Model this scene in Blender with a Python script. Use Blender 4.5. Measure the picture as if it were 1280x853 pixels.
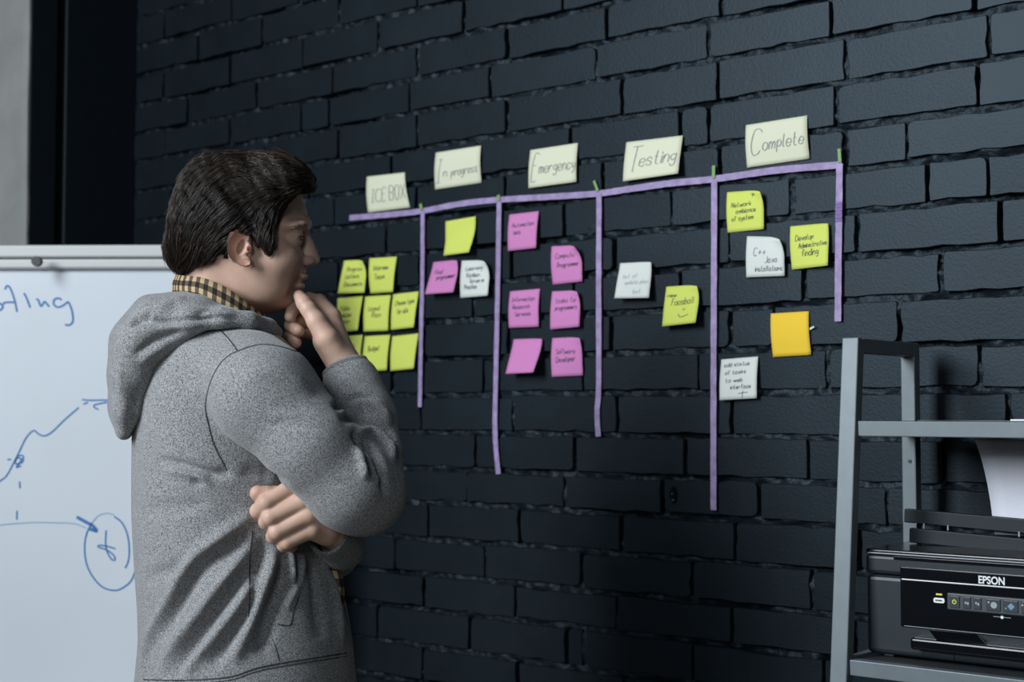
import bpy, bmesh, math, random
import numpy as np
from mathutils import Vector, Matrix

for o in list(bpy.data.objects):
    bpy.data.objects.remove(o)
SC = bpy.context.scene
COL = SC.collection
random.seed(7)
R = math.radians

# ------------------------------------------------------------------ camera
FPX = 1785.0                      # focal length in pixels of a 1280 px wide frame
YAW, PITCH = R(38.94), R(2.73)
CAM = np.array([0.0, -2.31, 1.36])
cd = bpy.data.cameras.new('camera')
cd.sensor_width = 36.0
cd.lens = FPX / 1280 * 36.0
cd.clip_start = 0.05
cd.dof.use_dof = True
cd.dof.focus_distance = 2.16
cd.dof.aperture_fstop = 4.2
cam = bpy.data.objects.new('camera', cd)
cam.location = CAM
cam.rotation_euler = (math.pi / 2 + PITCH, 0, YAW)
COL.objects.link(cam)
SC.camera = cam

# ------------------------------------------------------------------ world, daylight through the windows, exposure
SC.view_settings.view_transform = 'Standard'
SC.view_settings.look = 'None'
SC.view_settings.gamma = 1.0
SC.view_settings.use_curve_mapping = False
SC.view_settings.exposure = 0.0
W = bpy.data.worlds.new('world')
SC.world = W
W.use_nodes = True
W.node_tree.nodes['Background'].inputs[0].default_value = (0.62, 0.80, 1.0, 1)
W.node_tree.nodes['Background'].inputs[1].default_value = 0.035


def area(name, loc, target, sx, sy, power, col):
    l = bpy.data.lights.new(name, 'AREA')
    l.shape = 'RECTANGLE'
    l.size, l.size_y = sx, sy
    l.energy = power
    l.color = col
    o = bpy.data.objects.new(name, l)
    o.location = loc
    d = Vector(target) - Vector(loc)
    o.rotation_euler = d.to_track_quat('-Z', 'Y').to_euler()
    COL.objects.link(o)
    return o


# two tall loft windows behind the viewer; west spread narrowed to darken the wall's left
w1 = area('daylight_window_west', (-2.25, -4.2, 3.05), (-1.0, 0.0, 1.35), 1.2, 2.3, 77, (0.86, 0.94, 1.0))
w1.data.spread = R(105)
w2 = area('daylight_window_east', (0.9, -4.9, 2.6), (-1.2, 0.0, 1.5), 1.2, 1.6, 40, (0.86, 0.94, 1.0))

# ------------------------------------------------------------------ where a thing seen in the photograph stands
_R = np.array([math.cos(YAW), math.sin(YAW), 0.0])
_F = np.array([-math.sin(YAW) * math.cos(PITCH), math.cos(YAW) * math.cos(PITCH), math.sin(PITCH)])
_U = np.cross(_R, _F)


def ray(px, py):
    return _F + _R * ((px - 640.0) / FPX) + _U * ((426.5 - py) / FPX)


def P(px, py, a):
    return CAM + ray(px, py) * a


def on_y(px, py, y=0.0):
    d = ray(px, py)
    return CAM + d * ((y - CAM[1]) / d[1])


def on_x(px, py, x):
    d = ray(px, py)
    return CAM + d * ((x - CAM[0]) / d[0])


# ------------------------------------------------------------------ materials
MATS = {}


def mat(name, col=(0.5, 0.5, 0.5), rough=0.5, metal=0.0, spec=0.5, noise=None, bump=None, emit=None, sheen=0.0, sss=0.0, tint=None):
    """noise=(scale, amount) mottles the colour; bump=(scale, strength, distance)."""
    m = bpy.data.materials.new(name)
    m.use_nodes = True
    nt = m.node_tree
    b = nt.nodes['Principled BSDF']
    b.inputs['Base Color'].default_value = (*col, 1)
    b.inputs['Roughness'].default_value = rough
    b.inputs['Metallic'].default_value = metal
    b.inputs['Specular IOR Level'].default_value = spec
    if tint:
        b.inputs['Specular Tint'].default_value = (*tint, 1)
    if sheen:
        b.inputs['Sheen Weight'].default_value = sheen
    if sss:
        b.inputs['Subsurface Weight'].default_value = sss
        b.inputs['Subsurface Radius'].default_value = (0.010, 0.004, 0.002)
        b.inputs['Subsurface Scale'].default_value = 0.6
    tc = nt.nodes.new('ShaderNodeTexCoord')
    if noise:
        n = nt.nodes.new('ShaderNodeTexNoise')
        n.inputs['Scale'].default_value = noise[0]
        n.inputs['Detail'].default_value = 5
        nt.links.new(tc.outputs['Object'], n.inputs['Vector'])
        r = nt.nodes.new('ShaderNodeMapRange')
        r.inputs['From Min'].default_value = 0.3
        r.inputs['From Max'].default_value = 0.7
        r.inputs['To Min'].default_value = 1 - noise[1]
        r.inputs['To Max'].default_value = 1 + noise[1]
        nt.links.new(n.outputs['Fac'], r.inputs['Value'])
        mx = nt.nodes.new('ShaderNodeVectorMath')
        mx.operation = 'SCALE'
        mx.inputs[0].default_value = col
        nt.links.new(r.outputs['Result'], mx.inputs['Scale'])
        nt.links.new(mx.outputs['Vector'], b.inputs['Base Color'])
    if bump:
        n = nt.nodes.new('ShaderNodeTexNoise')
        n.inputs['Scale'].default_value = bump[0]
        n.inputs['Detail'].default_value = 6
        nt.links.new(tc.outputs['Object'], n.inputs['Vector'])
        bp = nt.nodes.new('ShaderNodeBump')
        bp.inputs['Strength'].default_value = bump[1]
        bp.inputs['Distance'].default_value = bump[2]
        nt.links.new(n.outputs['Fac'], bp.inputs['Height'])
        nt.links.new(bp.outputs['Normal'], b.inputs['Normal'])
    if emit:
        b.inputs['Emission Color'].default_value = (*emit[:3], 1)
        b.inputs['Emission Strength'].default_value = emit[3]
    MATS[name] = m
    return m


mat('black_paint', (0.0060, 0.0095, 0.0130), 0.48, spec=0.30, noise=(9, 0.22), bump=(210, 0.26, 0.0016), tint=(0.70, 0.86, 1.0))
mat('mortar_paint', (0.0060, 0.0095, 0.0130), 0.5, spec=0.30, noise=(15, 0.2), bump=(190, 0.5, 0.003), tint=(0.70, 0.86, 1.0))
mat('dark_plaster', (0.006, 0.0105, 0.016), 0.55, spec=0.3, bump=(30, 0.3, 0.003))
mat('light_plaster', (0.30, 0.305, 0.295), 0.8, noise=(9, 0.1), bump=(24, 0.4, 0.004))
mat('floor_wood', (0.16, 0.13, 0.10), 0.45, noise=(6, 0.25))
mat('ceiling_white', (0.55, 0.56, 0.57), 0.9)
mat('note_green', (0.63, 0.70, 0.135), 0.75, spec=0.2)
mat('note_lime', (0.64, 0.71, 0.14), 0.75, spec=0.2)
mat('note_pink', (0.60, 0.22, 0.48), 0.75, spec=0.2)
mat('note_white', (0.68, 0.70, 0.66), 0.75, spec=0.2)
mat('note_yellow', (0.84, 0.55, 0.045), 0.75, spec=0.2)
mat('note_cream', (0.70, 0.70, 0.53), 0.8, spec=0.2)
mat('pen_ink', (0.030, 0.034, 0.05), 0.6)
mat('pencil', (0.22, 0.23, 0.23), 0.6)
mat('tape_purple', (0.32, 0.245, 0.43), 0.55, spec=0.35, noise=(70, 0.22))
mat('tape_purple_dark', (0.20, 0.12, 0.32), 0.55, spec=0.35, noise=(70, 0.2))
mat('tape_green', (0.19, 0.33, 0.10), 0.6)
mat('board_white', (0.69, 0.735, 0.79), 0.22, spec=0.5, noise=(3, 0.03))
mat('board_metal', (0.50, 0.51, 0.50), 0.5, metal=0.15)
mat('board_dark', (0.03, 0.032, 0.035), 0.5)
mat('marker_blue', (0.045, 0.18, 0.45), 0.5)
mat('marker_faint', (0.25, 0.40, 0.60), 0.5)
mat('shelf_metal', (0.145, 0.17, 0.185), 0.45, metal=0.2, noise=(40, 0.06))
mat('shelf_board', (0.035, 0.04, 0.045), 0.5)
mat('printer_body', (0.0095, 0.0165, 0.0225), 0.42, spec=0.5, bump=(900, 0.15, 0.0006))
mat('printer_gloss', (0.003, 0.0035, 0.005), 0.2, spec=0.3)
mat('lid_trim', (0.30, 0.32, 0.36), 0.45)
mat('feeder_black', (0.0085, 0.014, 0.0185), 0.5, spec=0.35)
mat('printer_grey', (0.055, 0.065, 0.075), 0.45)
mat('printer_key', (0.030, 0.038, 0.046), 0.4)
mat('chrome', (0.78, 0.79, 0.84), 0.3, metal=0.85)
mat('logo_white', (0.82, 0.83, 0.85), 0.5)
mat('icon_grey', (0.32, 0.36, 0.38), 0.5)
mat('icon_blue', (0.16, 0.28, 0.40), 0.5)
mat('icon_yellow', (0.6, 0.62, 0.06), 0.5, emit=(0.6, 0.65, 0.05, 0.15))
mat('paper', (0.72, 0.73, 0.80), 0.75, spec=0.25)


# ------------------------------------------------------------------ building helpers
def link(o, parent=None):
    COL.objects.link(o)
    if parent is not None:
        o.parent = parent
    return o


def tag(o, label, cat, group=None):
    o['label'] = label
    o['category'] = cat
    if group:
        o['group'] = group
    return o


def struct(o):
    o['kind'] = 'structure'
    return o


def mesh(name, verts, faces, m=None, parent=None, smooth=False):
    me = bpy.data.meshes.new(name)
    me.from_pydata([tuple(map(float, v)) for v in verts], [], faces)
    if smooth:
        me.polygons.foreach_set('use_smooth', [True] * len(me.polygons))
    me.update()
    if m:
        me.materials.append(MATS[m])
    return link(bpy.data.objects.new(name, me), parent)


def empty(name, loc):
    o = bpy.data.objects.new(name, None)
    o.empty_display_size = 0.05
    o.location = loc
    return link(o)


def from_bm(name, bm, m, parent=None, smooth=False):
    me = bpy.data.meshes.new(name)
    bm.to_mesh(me)
    bm.free()
    if smooth:
        me.polygons.foreach_set('use_smooth', [True] * len(me.polygons))
    me.materials.append(MATS[m])
    return link(bpy.data.objects.new(name, me), parent)


def bm_box(bm, c, s, rot=None, bevel=0.0, seg=2):
    """box of full size s about c; rot is a 3x3 Matrix."""
    r = bmesh.ops.create_cube(bm, size=1.0)
    vs = r['verts']
    M = Matrix.Translation(Vector(c)) @ (rot.to_4x4() if rot else Matrix.Identity(4)) @ Matrix.Diagonal((*s, 1))
    bmesh.ops.transform(bm, matrix=M, verts=vs)
    if bevel:
        es = list({e for v in vs for e in v.link_edges})
        bmesh.ops.bevel(bm, geom=es, offset=bevel, segments=seg, affect='EDGES', profile=0.5)


def box(name, c, s, m, parent=None, rot=None, bevel=0.0, seg=2):
    bm = bmesh.new()
    bm_box(bm, c, s, rot, bevel, seg)
    return from_bm(name, bm, m, parent)


def keep(o, parent):
    """parent o to an Empty that is not at the origin without moving it."""
    o.parent = parent
    o.matrix_parent_inverse = Matrix.Translation(parent.location).inverted()
    return o


def spline(pts, n=6):
    """Catmull-Rom through pts."""
    p = np.array(pts, float)
    if len(p) < 3:
        return p
    q = np.vstack([2 * p[0] - p[1], p, 2 * p[-1] - p[-2]])
    out = []
    for i in range(1, len(q) - 2):
        for t in np.linspace(0, 1, n, endpoint=False):
            a, b, c, d = q[i - 1], q[i], q[i + 1], q[i + 2]
            out.append(0.5 * (2 * b + (c - a) * t + (2 * a - 5 * b + 4 * c - d) * t * t + (3 * b - a - 3 * c + d) * t ** 3))
    out.append(p[-1])
    return np.array(out)


# cheap value noise on arrays
def vnoise(x, y, seed=0):
    xi, yi = np.floor(x).astype(np.int64), np.floor(y).astype(np.int64)
    fx, fy = x - xi, y - yi
    fx, fy = fx * fx * (3 - 2 * fx), fy * fy * (3 - 2 * fy)

    def h(a, b):
        n = (a * 374761393 + b * 668265263 + seed * 1442695041) & 0x7fffffff
        n = ((n ^ (n >> 13)) * 1274126177) & 0x7fffffff
        return ((n ^ (n >> 16)) & 0xffff) / 65535.0
    return (h(xi, yi) * (1 - fx) + h(xi + 1, yi) * fx) * (1 - fy) + (h(xi, yi + 1) * (1 - fx) + h(xi + 1, yi + 1) * fx) * fy


def fbm(x, y, seed=0, oct=3):
    s, a, t = 0.0, 0.5, 0.0
    for i in range(oct):
        s = s + a * vnoise(x * 2 ** i, y * 2 ** i, seed + i * 17)
        t += a
        a *= 0.5
    return s / t

# ================================================================== the room
ZA = CAM[2] + 0.7335              # height of the bed joint counted as number 0
PITCH_Z = 0.078                   # one course
XL, XR = -3.16, 1.60              # ends of the brick wall
ZTOP = 4.2
bed_shift = {-1: -.003, 0: .000, 1: .002, 2: -.001, 3: -.003, 4: 0, 5: .002, 6: .002, 7: .002, 8: .0, 9: 0, 10: -.003, 11: -.004,
             12: 0, 13: -.001, 14: -.001, 15: .003, 16: .001}


def bed_z(k):
    return ZA - PITCH_Z * k + bed_shift.get(k, 0.0)


# head joints picked from the photograph, course by course (pixel columns)
JOINTS = {-3: [424, 522], -2: [474, 580, 704, 830], -1: [522, 634, 760, 902], 0: [376, 411, 512, 614, 746, 886, 1040, 1218],
          1: [522, 634, 778, 898, 1058, 1237], 2: [600, 714, 851, 886, 1046, 1223], 3: [521, 632, 755, 900, 1058, 1134],
          4: [590, 705, 840, 990, 1160, 1236], 5: [640, 770, 912, 1072, 1252], 6: [592, 718, 851, 1005, 1177],
          7: [530, 635, 765, 915, 968, 1125], 8: [491, 604, 730, 874, 1035, 1225], 9: [527, 643, 772, 914, 1072, 1260],
          10: [490, 595, 719, 858, 1010, 1180], 11: [584, 706, 828, 950, 1110], 12: [536, 650, 777, 920, 1075],
          13: [495, 606, 727, 865, 1017], 14: [530, 644, 771, 916, 1070], 15: [587, 709, 730, 867, 1030], 16: [529, 647, 780, 920, 1080]}

rng = random.Random(3)
wall_rows = []                    # (z0, z1, [x joints])
k_top, k_bot = -26, 26
for k in range(k_top, k_bot + 1):
    z1, z0 = bed_z(k), bed_z(k + 1)
    if k in JOINTS:
        xs = []
        for px in JOINTS[k]:
            X = CAM[0] + on_y(px, 426.5)[0]
            # the pixel column at the height of this course
            for _ in range(3):
                d = np.array([X, 0, (z0 + z1) / 2]) - CAM
                cu, cf, cr = d @ _U, d @ _F, d @ _R
                X += (px - (640 + FPX * cr / cf)) * 0.0016
            xs.append(X)
    else:
        xs = [-1.5 + (0.13 if k % 2 else 0.0) + rng.uniform(-.02, .02)]
    xs.sort()
    while xs[0] > XL + 0.05:
        xs.insert(0, xs[0] - 0.26 + rng.uniform(-.012, .012))
    while xs[-1] < XR - 0.05:
        xs.append(xs[-1] + 0.26 + rng.uniform(-.012, .012))
    wall_rows.append((k, z0, z1, xs))


def brick_geometry(x0, x1, z0, z1, rg):
    """one rounded, slightly uneven brick; its face stands near y = 0, its back inside the mortar."""
    g = rg.uniform(.0016, .0040)
    zb, zt = z0 + rg.uniform(.0035, .0075), z1 - rg.uniform(.0035, .0075)
    xa, xb = x0 + g + rg.uniform(-.001, .0025), x1 - g - rg.uniform(-.001, .0025)
    rr = [min(rg.choice([.0012, .0015, .002, .002, .003, .004, .010]), (xb - xa) / 3, (zt - zb) / 3) for _ in range(4)]
    out = []
    for (cx, cz, sx, sz, r, a0) in ((xa, zb, 1, 1, rr[0], 180), (xb, zb, -1, 1, rr[1], 270), (xb, zt, -1, -1, rr[2], 0), (xa, zt, 1, -1, rr[3], 90)):
        for t in (0, 45, 90):
            a = R(a0 + t)
            out.append((cx + sx * r + r * math.cos(a), cz + sz * r + r * math.sin(a)))
        # an uneven point half way along the next edge
    pts = []
    n = len(out)
    for i, p in enumerate(out):
        pts.append(p)
        q = out[(i + 1) % n]
        L = math.hypot(q[0] - p[0], q[1] - p[1])
        if L > .03:
            m_ = 7 if L > .12 else 2
            for j in range(1, m_ + 1):
                t = j / (m_ + 1)
                w = rg.choice([0, 0, .0006, -.001, .0015, -.0010, .0025]) + rg.uniform(-.0009, .0009)
                cx_, cz_ = (xa + xb) / 2, (zb + zt) / 2
                px, pz = p[0] + (q[0] - p[0]) * t, p[1] + (q[1] - p[1]) * t
                if abs(q[0] - p[0]) > abs(q[1] - p[1]):
                    pz += w if pz < cz_ else -w
                else:
                    px += w if px < cx_ else -w
                pts.append((px, pz))
    n = len(pts)
    cx, cz = (xa + xb) / 2, (zb + zt) / 2
    face = rg.uniform(-.0035, .0)
    tx, tz = rg.uniform(-.012, .012), rg.uniform(-.03, .03)
    V, F = [], []

    def ring(inset, y):
        for (px, pz) in pts:
            dx, dz = px - cx, pz - cz
            sx = max(0.0, 1 - inset / max(1e-4, abs(xb - xa) / 2))
            sz = max(0.0, 1 - inset / max(1e-4, abs(zt - zb) / 2))
            V.append((cx + dx * sx, y + face + tx * dx + tz * dz, cz + dz * sz))
    ring(0, .030)
    ring(0, .0016)
    ring(.0011, 0)
    for r_ in range(2):
        for i in range(n):
            j = (i + 1) % n
            F.append((r_ * n + i, r_ * n + j, (r_ + 1) * n + j, (r_ + 1) * n + i))
    F.append(tuple(range(2 * n, 3 * n)))
    return V, F


# mortar bed = the wall itself: an uneven skin behind the brick faces
step = 0.005
nx, nz = int((0.05 + 3.16) / step), int((2.45 - 0.62) / step)
gx = np.linspace(XL, 0.05, nx + 1)
gz = np.linspace(0.62, 2.45, nz + 1)
GX, GZ = np.meshgrid(gx, gz)
dep = .0012 + .0060 * fbm(GX * 9, GZ * 9, 3) + .017 * (fbm(GX * 60, GZ * 90, 11, 3) - .5)
dep += .016 * np.clip(fbm(GX * 5, GZ * 12, 29) - .56, 0, 1) * 4
for (k, z0, z1, xs) in wall_rows:                  # head joints are raked out deeper here and there
    for X in xs:
        j0, j1 = np.searchsorted(gz, (z0 + .006, z1 - .006))
        i0, i1 = np.searchsorted(gx, (X - .022, X + .022))
        hsh = (math.sin(X * 91.7 + k * 13.1) * 0.5 + 0.5)
        dep[j0:j1, i0:i1] += np.exp(-((gx[i0:i1] - X) / .008) ** 2)[None] * (.016 * hsh ** 1.5)
dep = np.clip(dep, .0004, .034)
V = np.stack([GX, dep, GZ], -1).reshape(-1, 3)
idx = np.arange((nx + 1) * (nz + 1)).reshape(nz + 1, nx + 1)
Fq = np.stack([idx[:-1, :-1], idx[:-1, 1:], idx[1:, 1:], idx[1:, :-1]], -1).reshape(-1, 4)
V = list(map(tuple, V))
Fq = [tuple(map(int, f)) for f in Fq]
b0 = len(V)                                        # plain mortar around the detailed field, and the body of the wall


def add_quad(pts):
    i = len(V)
    V.extend(pts)
    Fq.append((i, i + 1, i + 2, i + 3))


ym = .011
add_quad([(XL, ym, 0), (XR, ym, 0), (XR, ym, .62), (XL, ym, .62)])
add_quad([(XL, ym, 2.45), (XR, ym, 2.45), (XR, ym, ZTOP), (XL, ym, ZTOP)])
add_quad([(.05, ym, .62), (XR, ym, .62), (XR, ym, 2.45), (.05, ym, 2.45)])
add_quad([(XL, .25, 0), (XL, .25, ZTOP), (XR, .25, ZTOP), (XR, .25, 0)])
add_quad([(XL, ym, ZTOP), (XR, ym, ZTOP), (XR, .25, ZTOP), (XL, .25, ZTOP)])
add_quad([(XR, ym, 0), (XR, .25, 0), (XR, .25, ZTOP), (XR, ym, ZTOP)])
wall_back = struct(mesh('wall_back', V, Fq, 'mortar_paint', smooth=True))
wall_back['label'] = 'black painted brick wall carrying the sticky note board'

near, rest = [], []
for (k, z0, z1, xs) in wall_rows:
    edges = [XL] + [x for x in xs if XL + .04 < x < XR - .04] + [XR]
    for a, b in zip(edges[:-1], edges[1:]):
        if z0 < 0.0 or z1 > ZTOP:
            continue
        (near if (-3 <= k <= 17 and a < -0.62) else rest).append((a, b, z0, z1))
brg = random.Random(11)
for (a, b, z0, z1) in near[:300]:
    v, f = brick_geometry(a, b, z0, z1, brg)
    mesh('brick', v, f, 'black_paint', wall_back)
RV, RF = [], []
for (a, b, z0, z1) in near[300:] + rest:
    v, f = brick_geometry(a, b, z0, z1, brg)
    o = len(RV)
    RV += v
    RF += [tuple(i + o for i in q) for q in f]
br = mesh('brick_field', RV, RF, 'black_paint', wall_back)
br['kind'] = 'stuff'

# old wall anchor hole beside the longest tape; a black disc paints its dark inside
hc = on_y(842, 619, -.002)
bm = bmesh.new()
bmesh.ops.create_cone(bm, segments=14, radius1=.0085, radius2=.0075, depth=.004, cap_ends=True)
bmesh.ops.transform(bm, matrix=Matrix.Translation(Vector(hc)) @ Matrix.Diagonal((1, 1, 2.1, 1)) @ Matrix.Rotation(math.pi / 2, 4, 'X'), verts=bm.verts)
anchor = from_bm('anchor_hole', bm, 'printer_gloss', wall_back)
for dx, dz, r in ((.001, -.010, .0032), (-.001, .002, .0026)):
    bm = bmesh.new()
    bmesh.ops.create_icosphere(bm, subdivisions=2, radius=r)
    bmesh.ops.translate(bm, vec=hc + np.array([dx, -.003, dz]), verts=bm.verts)
    from_bm('anchor_screw', bm, 'printer_key', anchor, True)

# left wall: black panelled strip in the corner, then bare grey plaster
yA, yB = on_x(76, 200, XL)[1], on_x(37, 200, XL)[1]
bm = bmesh.new()
bm_box(bm, (XL - .05, (yA + .012 + .25) / 2, ZTOP / 2), (.1, .25 - yA - .012, ZTOP), bevel=.004)
bm_box(bm, (XL - .075, yA, ZTOP / 2), (.1, .05, ZTOP))
bm_box(bm, (XL - .052, (yA - .012 + yB) / 2, ZTOP / 2), (.1, yA - .012 - yB, ZTOP), bevel=.004)
trim = struct(from_bm('trim_1', bm, 'dark_plaster'))
trim['label'] = 'black painted boarding in the corner beside the brick wall'
V, Fq = [], []
n = 90
er = random.Random(5)
rows = np.linspace(0, ZTOP, n)
wob = [(.006 * (vnoise(np.array([z * 7.0]), np.array([.5]), 4)[0] - .5) + er.uniform(-.0015, .0015)) for z in rows]
for z, w in zip(rows, wob):
    V += [(XL - .004 + w, yB + .06, z), (XL - .004 + w, yB - .004, z), (XL - .016 + w, yB - .012, z), (-5.2, yB - .012, z), (-5.2, yB + .2, z), (XL - .004 + w, yB + .2, z)]
for i in range(n - 1):
    for j in range(5):
        Fq.append((i * 6 + j, i * 6 + j + 1, (i + 1) * 6 + j + 1, (i + 1) * 6 + j))
wl = struct(mesh('wall_left', V, Fq, 'light_plaster'))
wl['label'] = 'grey plastered wall beside the black corner'
struct(box('floor', ((XL + XR) / 2, -2.5, -.05), (XR - XL + .6, 5.6, .1), 'floor_wood'))

# ================================================================== masking tape
def tape(name, pts, width, m, label, group, y=-.0062, folds=None):
    """a flat strip stuck on the wall along pixel points; width in metres."""
    q = spline([on_y(px, py, y) for px, py in pts], 10)
    rg = random.Random(hash(label) % 1000 if False else int(pts[0][0] * 7 + pts[0][1]))
    V, F = [], []
    n = len(q)
    for i, p in enumerate(q):
        t = q[min(i + 1, n - 1)] - q[max(i - 1, 0)]
        t /= np.linalg.norm(t)
        s = np.cross(t, np.array([0, 1.0, 0]))
        s /= np.linalg.norm(s)
        wd = width / 2 * (1 + rg.uniform(-.05, .05))
        lift = -.0006 * abs(math.sin(i * .9 + pts[0][0]))
        for yy in (lift - .0004, lift):
            V += [p + s * wd + np.array([0, yy, 0]), p - s * wd + np.array([0, yy, 0])]
    for i in range(n - 1):
        a, b = i * 4, (i + 1) * 4
        F += [(a, a + 1, b + 1, b), (a + 2, b + 2, b + 3, a + 3), (a, b, b + 2, a + 2), (a + 1, a + 3, b + 3, b + 1)]
    F += [(0, 2, 3, 1), (4 * n - 4, 4 * n - 3, 4 * n - 1, 4 * n - 2)]
    o = mesh(name, V, F, m)
    return tag(o, label, 'tape', group)


TW = .0125
tape('masking_tape', [(437, 272.5), (480, 269), (527, 264), (575, 255), (622, 250), (690, 246), (748, 242), (790, 236), (840, 229), (892, 224), (970, 213), (1052, 206)],
     TW, 'tape_purple', 'long purple masking tape running across above all the columns', 'purple masking tape strips')
for pts, lab in (
        ([(528.5, 264), (528, 350), (526, 440), (525, 509)], 'vertical purple tape to the right of the ice box column'),
        ([(624, 252), (622.5, 350), (620, 470), (619, 540), (623, 593)], 'vertical purple tape between in progress and emergency columns, bent at its foot'),
        ([(749, 243), (748.5, 350), (748.5, 480), (746.5, 515), (748, 546)], 'vertical purple tape between the emergency and testing columns'),
        ([(893, 226), (892.5, 350), (892, 500), (892, 638)], 'longest vertical purple tape, between the testing and complete columns'),
        ([(1049.5, 205), (1049, 260), (1048, 330), (1047.5, 402)], 'short vertical purple tape closing the complete column by the metal shelf')):
    tape('masking_tape', pts, TW if pts[0][0] > 540 else .0115, 'tape_purple', lab, 'purple masking tape strips', y=-.0078)
patch = tape('masking_tape', [(1049, 252), (1048.5, 264), (1048.5, 277)], TW * 1.04, 'tape_purple_dark', 'dark purple tape patch on the strip closing the complete column',
             'purple masking tape strips', y=-.0094)
for pts, w, lab in (
        ([(525.5, 255), (527.5, 262)], .008, 'ice box and in progress columns'),
        ([(623, 244), (623.5, 251)], .008, 'in progress and emergency columns'),
        ([(742.5, 226), (747.5, 239)], .006, 'the emergency and testing columns'),
        ([(892, 207), (892, 223)], .0065, 'the testing and complete columns'),
        ([(1048.8, 186), (1050, 203)], .0062, 'complete column and metal shelf')):
    tape('green_tape_tab', pts, w, 'tape_green', 'small green tape tab above the tape between ' + lab, 'green tape tabs', y=-.0085)

# ================================================================== handwriting
GLYPH = {
    'a': '46 26 15 13 22 32 43|46 43 52', 'b': '19 12|14 26 36 45 43 32 22 13', 'c': '45 36 26 15 13 22 32 43', 'd': '45 36 26 15 13 22 32 43|49 43 42',
    'e': '14 44 45 36 26 15 13 22 32 43', 'f': '48 39 28 22|16 36', 'g': '45 36 26 15 14 23 33 44|46 41 30 20 11', 'h': '19 12|14 26 36 45 42',
    'i': '16 12|18 17', 'j': '36 31 20 10|38 37', 'k': '19 12|46 14|24 42', 'l': '19 13 22', 'm': '16 12|14 26 35 32|34 46 55 52', 'n': '16 12|14 26 36 45 42',
    'o': '26 15 13 22 32 43 45 36 26', 'p': '16 10|14 26 36 45 44 33 23 14', 'r': '16 12|14 26 36 45', 's': '45 36 26 15 24 34 43 32 22 13',
    't': '29 23 32 42|16 36', 'u': '16 13 22 32 43|46 42', 'v': '16 32 46', 'w': '16 22 35 42 56', 'x': '16 42|46 12', 'y': '16 14 23 34|46 42 31 20 10', 'z': '16 46 12 42',
    'A': '12 39 52|25 45', 'B': '12 19 39 48 47 36 16|36 45 43 32 12', 'C': '58 49 29 17 14 22 42 53', 'D': '12 19 39 57 54 32 12', 'E': '49 19 12 42|16 36',
    'F': '49 19 12|16 36', 'I': '29 22|19 39|12 32', 'J': '49 44 32 22 13', 'K': '19 12|49 15 42', 'L': '19 12 42', 'N': '12 19 42 49', 'O': '29 18 14 22 32 44 48 39 29',
    'P': '12 19 39 48 46 35 15', 'R': '12 19 39 48 46 35 15|35 42', 'S': '48 39 29 18 17 26 35 44 43 32 13', 'T': '19 59|39 32', 'X': '19 42|49 12',
    '+': '15 55|37 33', '.': '12 22', '|': '19 12', '†': '39 30|16 57', '☺': '28 27|38 37|05 13 33 54', '✕': '17 54|47 24|38 33'}


def glyph_lines(ch):
    out = []
    for part in GLYPH.get(ch, '').split('|'):
        if part.strip():
            out.append([(float(t[0]), float(t[1]) - 2.0) for t in part.split()])
    return out


def write(text, u0, v0, h, width=None, slope=0.0, rg=None):
    """strokes of one line in the note's own (u, v); h = x-height, width = length of the line."""
    x, strokes = 0.0, []
    for ch in text:
        if ch == ' ':
            x += 3.2
            continue
        g = glyph_lines(ch)
        mn = min((p[0] for s in g for p in s), default=0)
        mxx = max((p[0] for s in g for p in s), default=0)
        sc = 1.0
        for s in g:
            strokes.append([(x + (p[0] - mn) * sc + (rg.uniform(-.18, .18) if rg else 0), p[1] * sc + (rg.uniform(-.2, .2) if rg else 0)) for p in s])
        x += mxx - mn + 1.35
    ky = h / 4.0
    kx = (width / max(x, 1)) if width else ky
    return [[(u0 + a * kx + b * ky * .10, v0 + b * ky + slope * a * kx) for a, b in s] for s in strokes]


def ribbons(strokes, place, hw):
    """flat pen strokes; place(u, v) gives a point and hw is half the pen width in u, v."""
    V, F = [], []
    for s in strokes:
        q = spline(s, 4) if len(s) > 2 else np.array([np.array(s[0]) * (1 - t) + np.array(s[-1]) * t for t in (0, .5, 1)])
        n = len(q)
        i0 = len(V)
        for i in range(n):
            t = q[min(i + 1, n - 1)] - q[max(i - 1, 0)]
            L = math.hypot(*t) or 1
            nx_, ny_ = -t[1] / L * hw, t[0] / L * hw
            V += [place(q[i][0] + nx_, q[i][1] + ny_), place(q[i][0] - nx_, q[i][1] - ny_)]
        for i in range(n - 1):
            a = i0 + 2 * i
            F.append((a, a + 2, a + 3, a + 1))
    return V, F


# ================================================================== sticky notes
NOTE_Y = -.0045                    # adhesive edge sits on the brick faces


def lift_point(px, py, X, ymax=NOTE_Y):
    """the point seen at the pixel which hangs straight below wall column X; it may stand off the wall but not enter it."""
    d = ray(px, py)
    t = (X - CAM[0]) / d[0]
    p = CAM + d * t
    if p[1] > ymax:
        p = CAM + d * ((ymax - CAM[1]) / d[1])
    if p[1] < -.045:
        p = CAM + d * ((-.045 - CAM[1]) / d[1])
    return p


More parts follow.
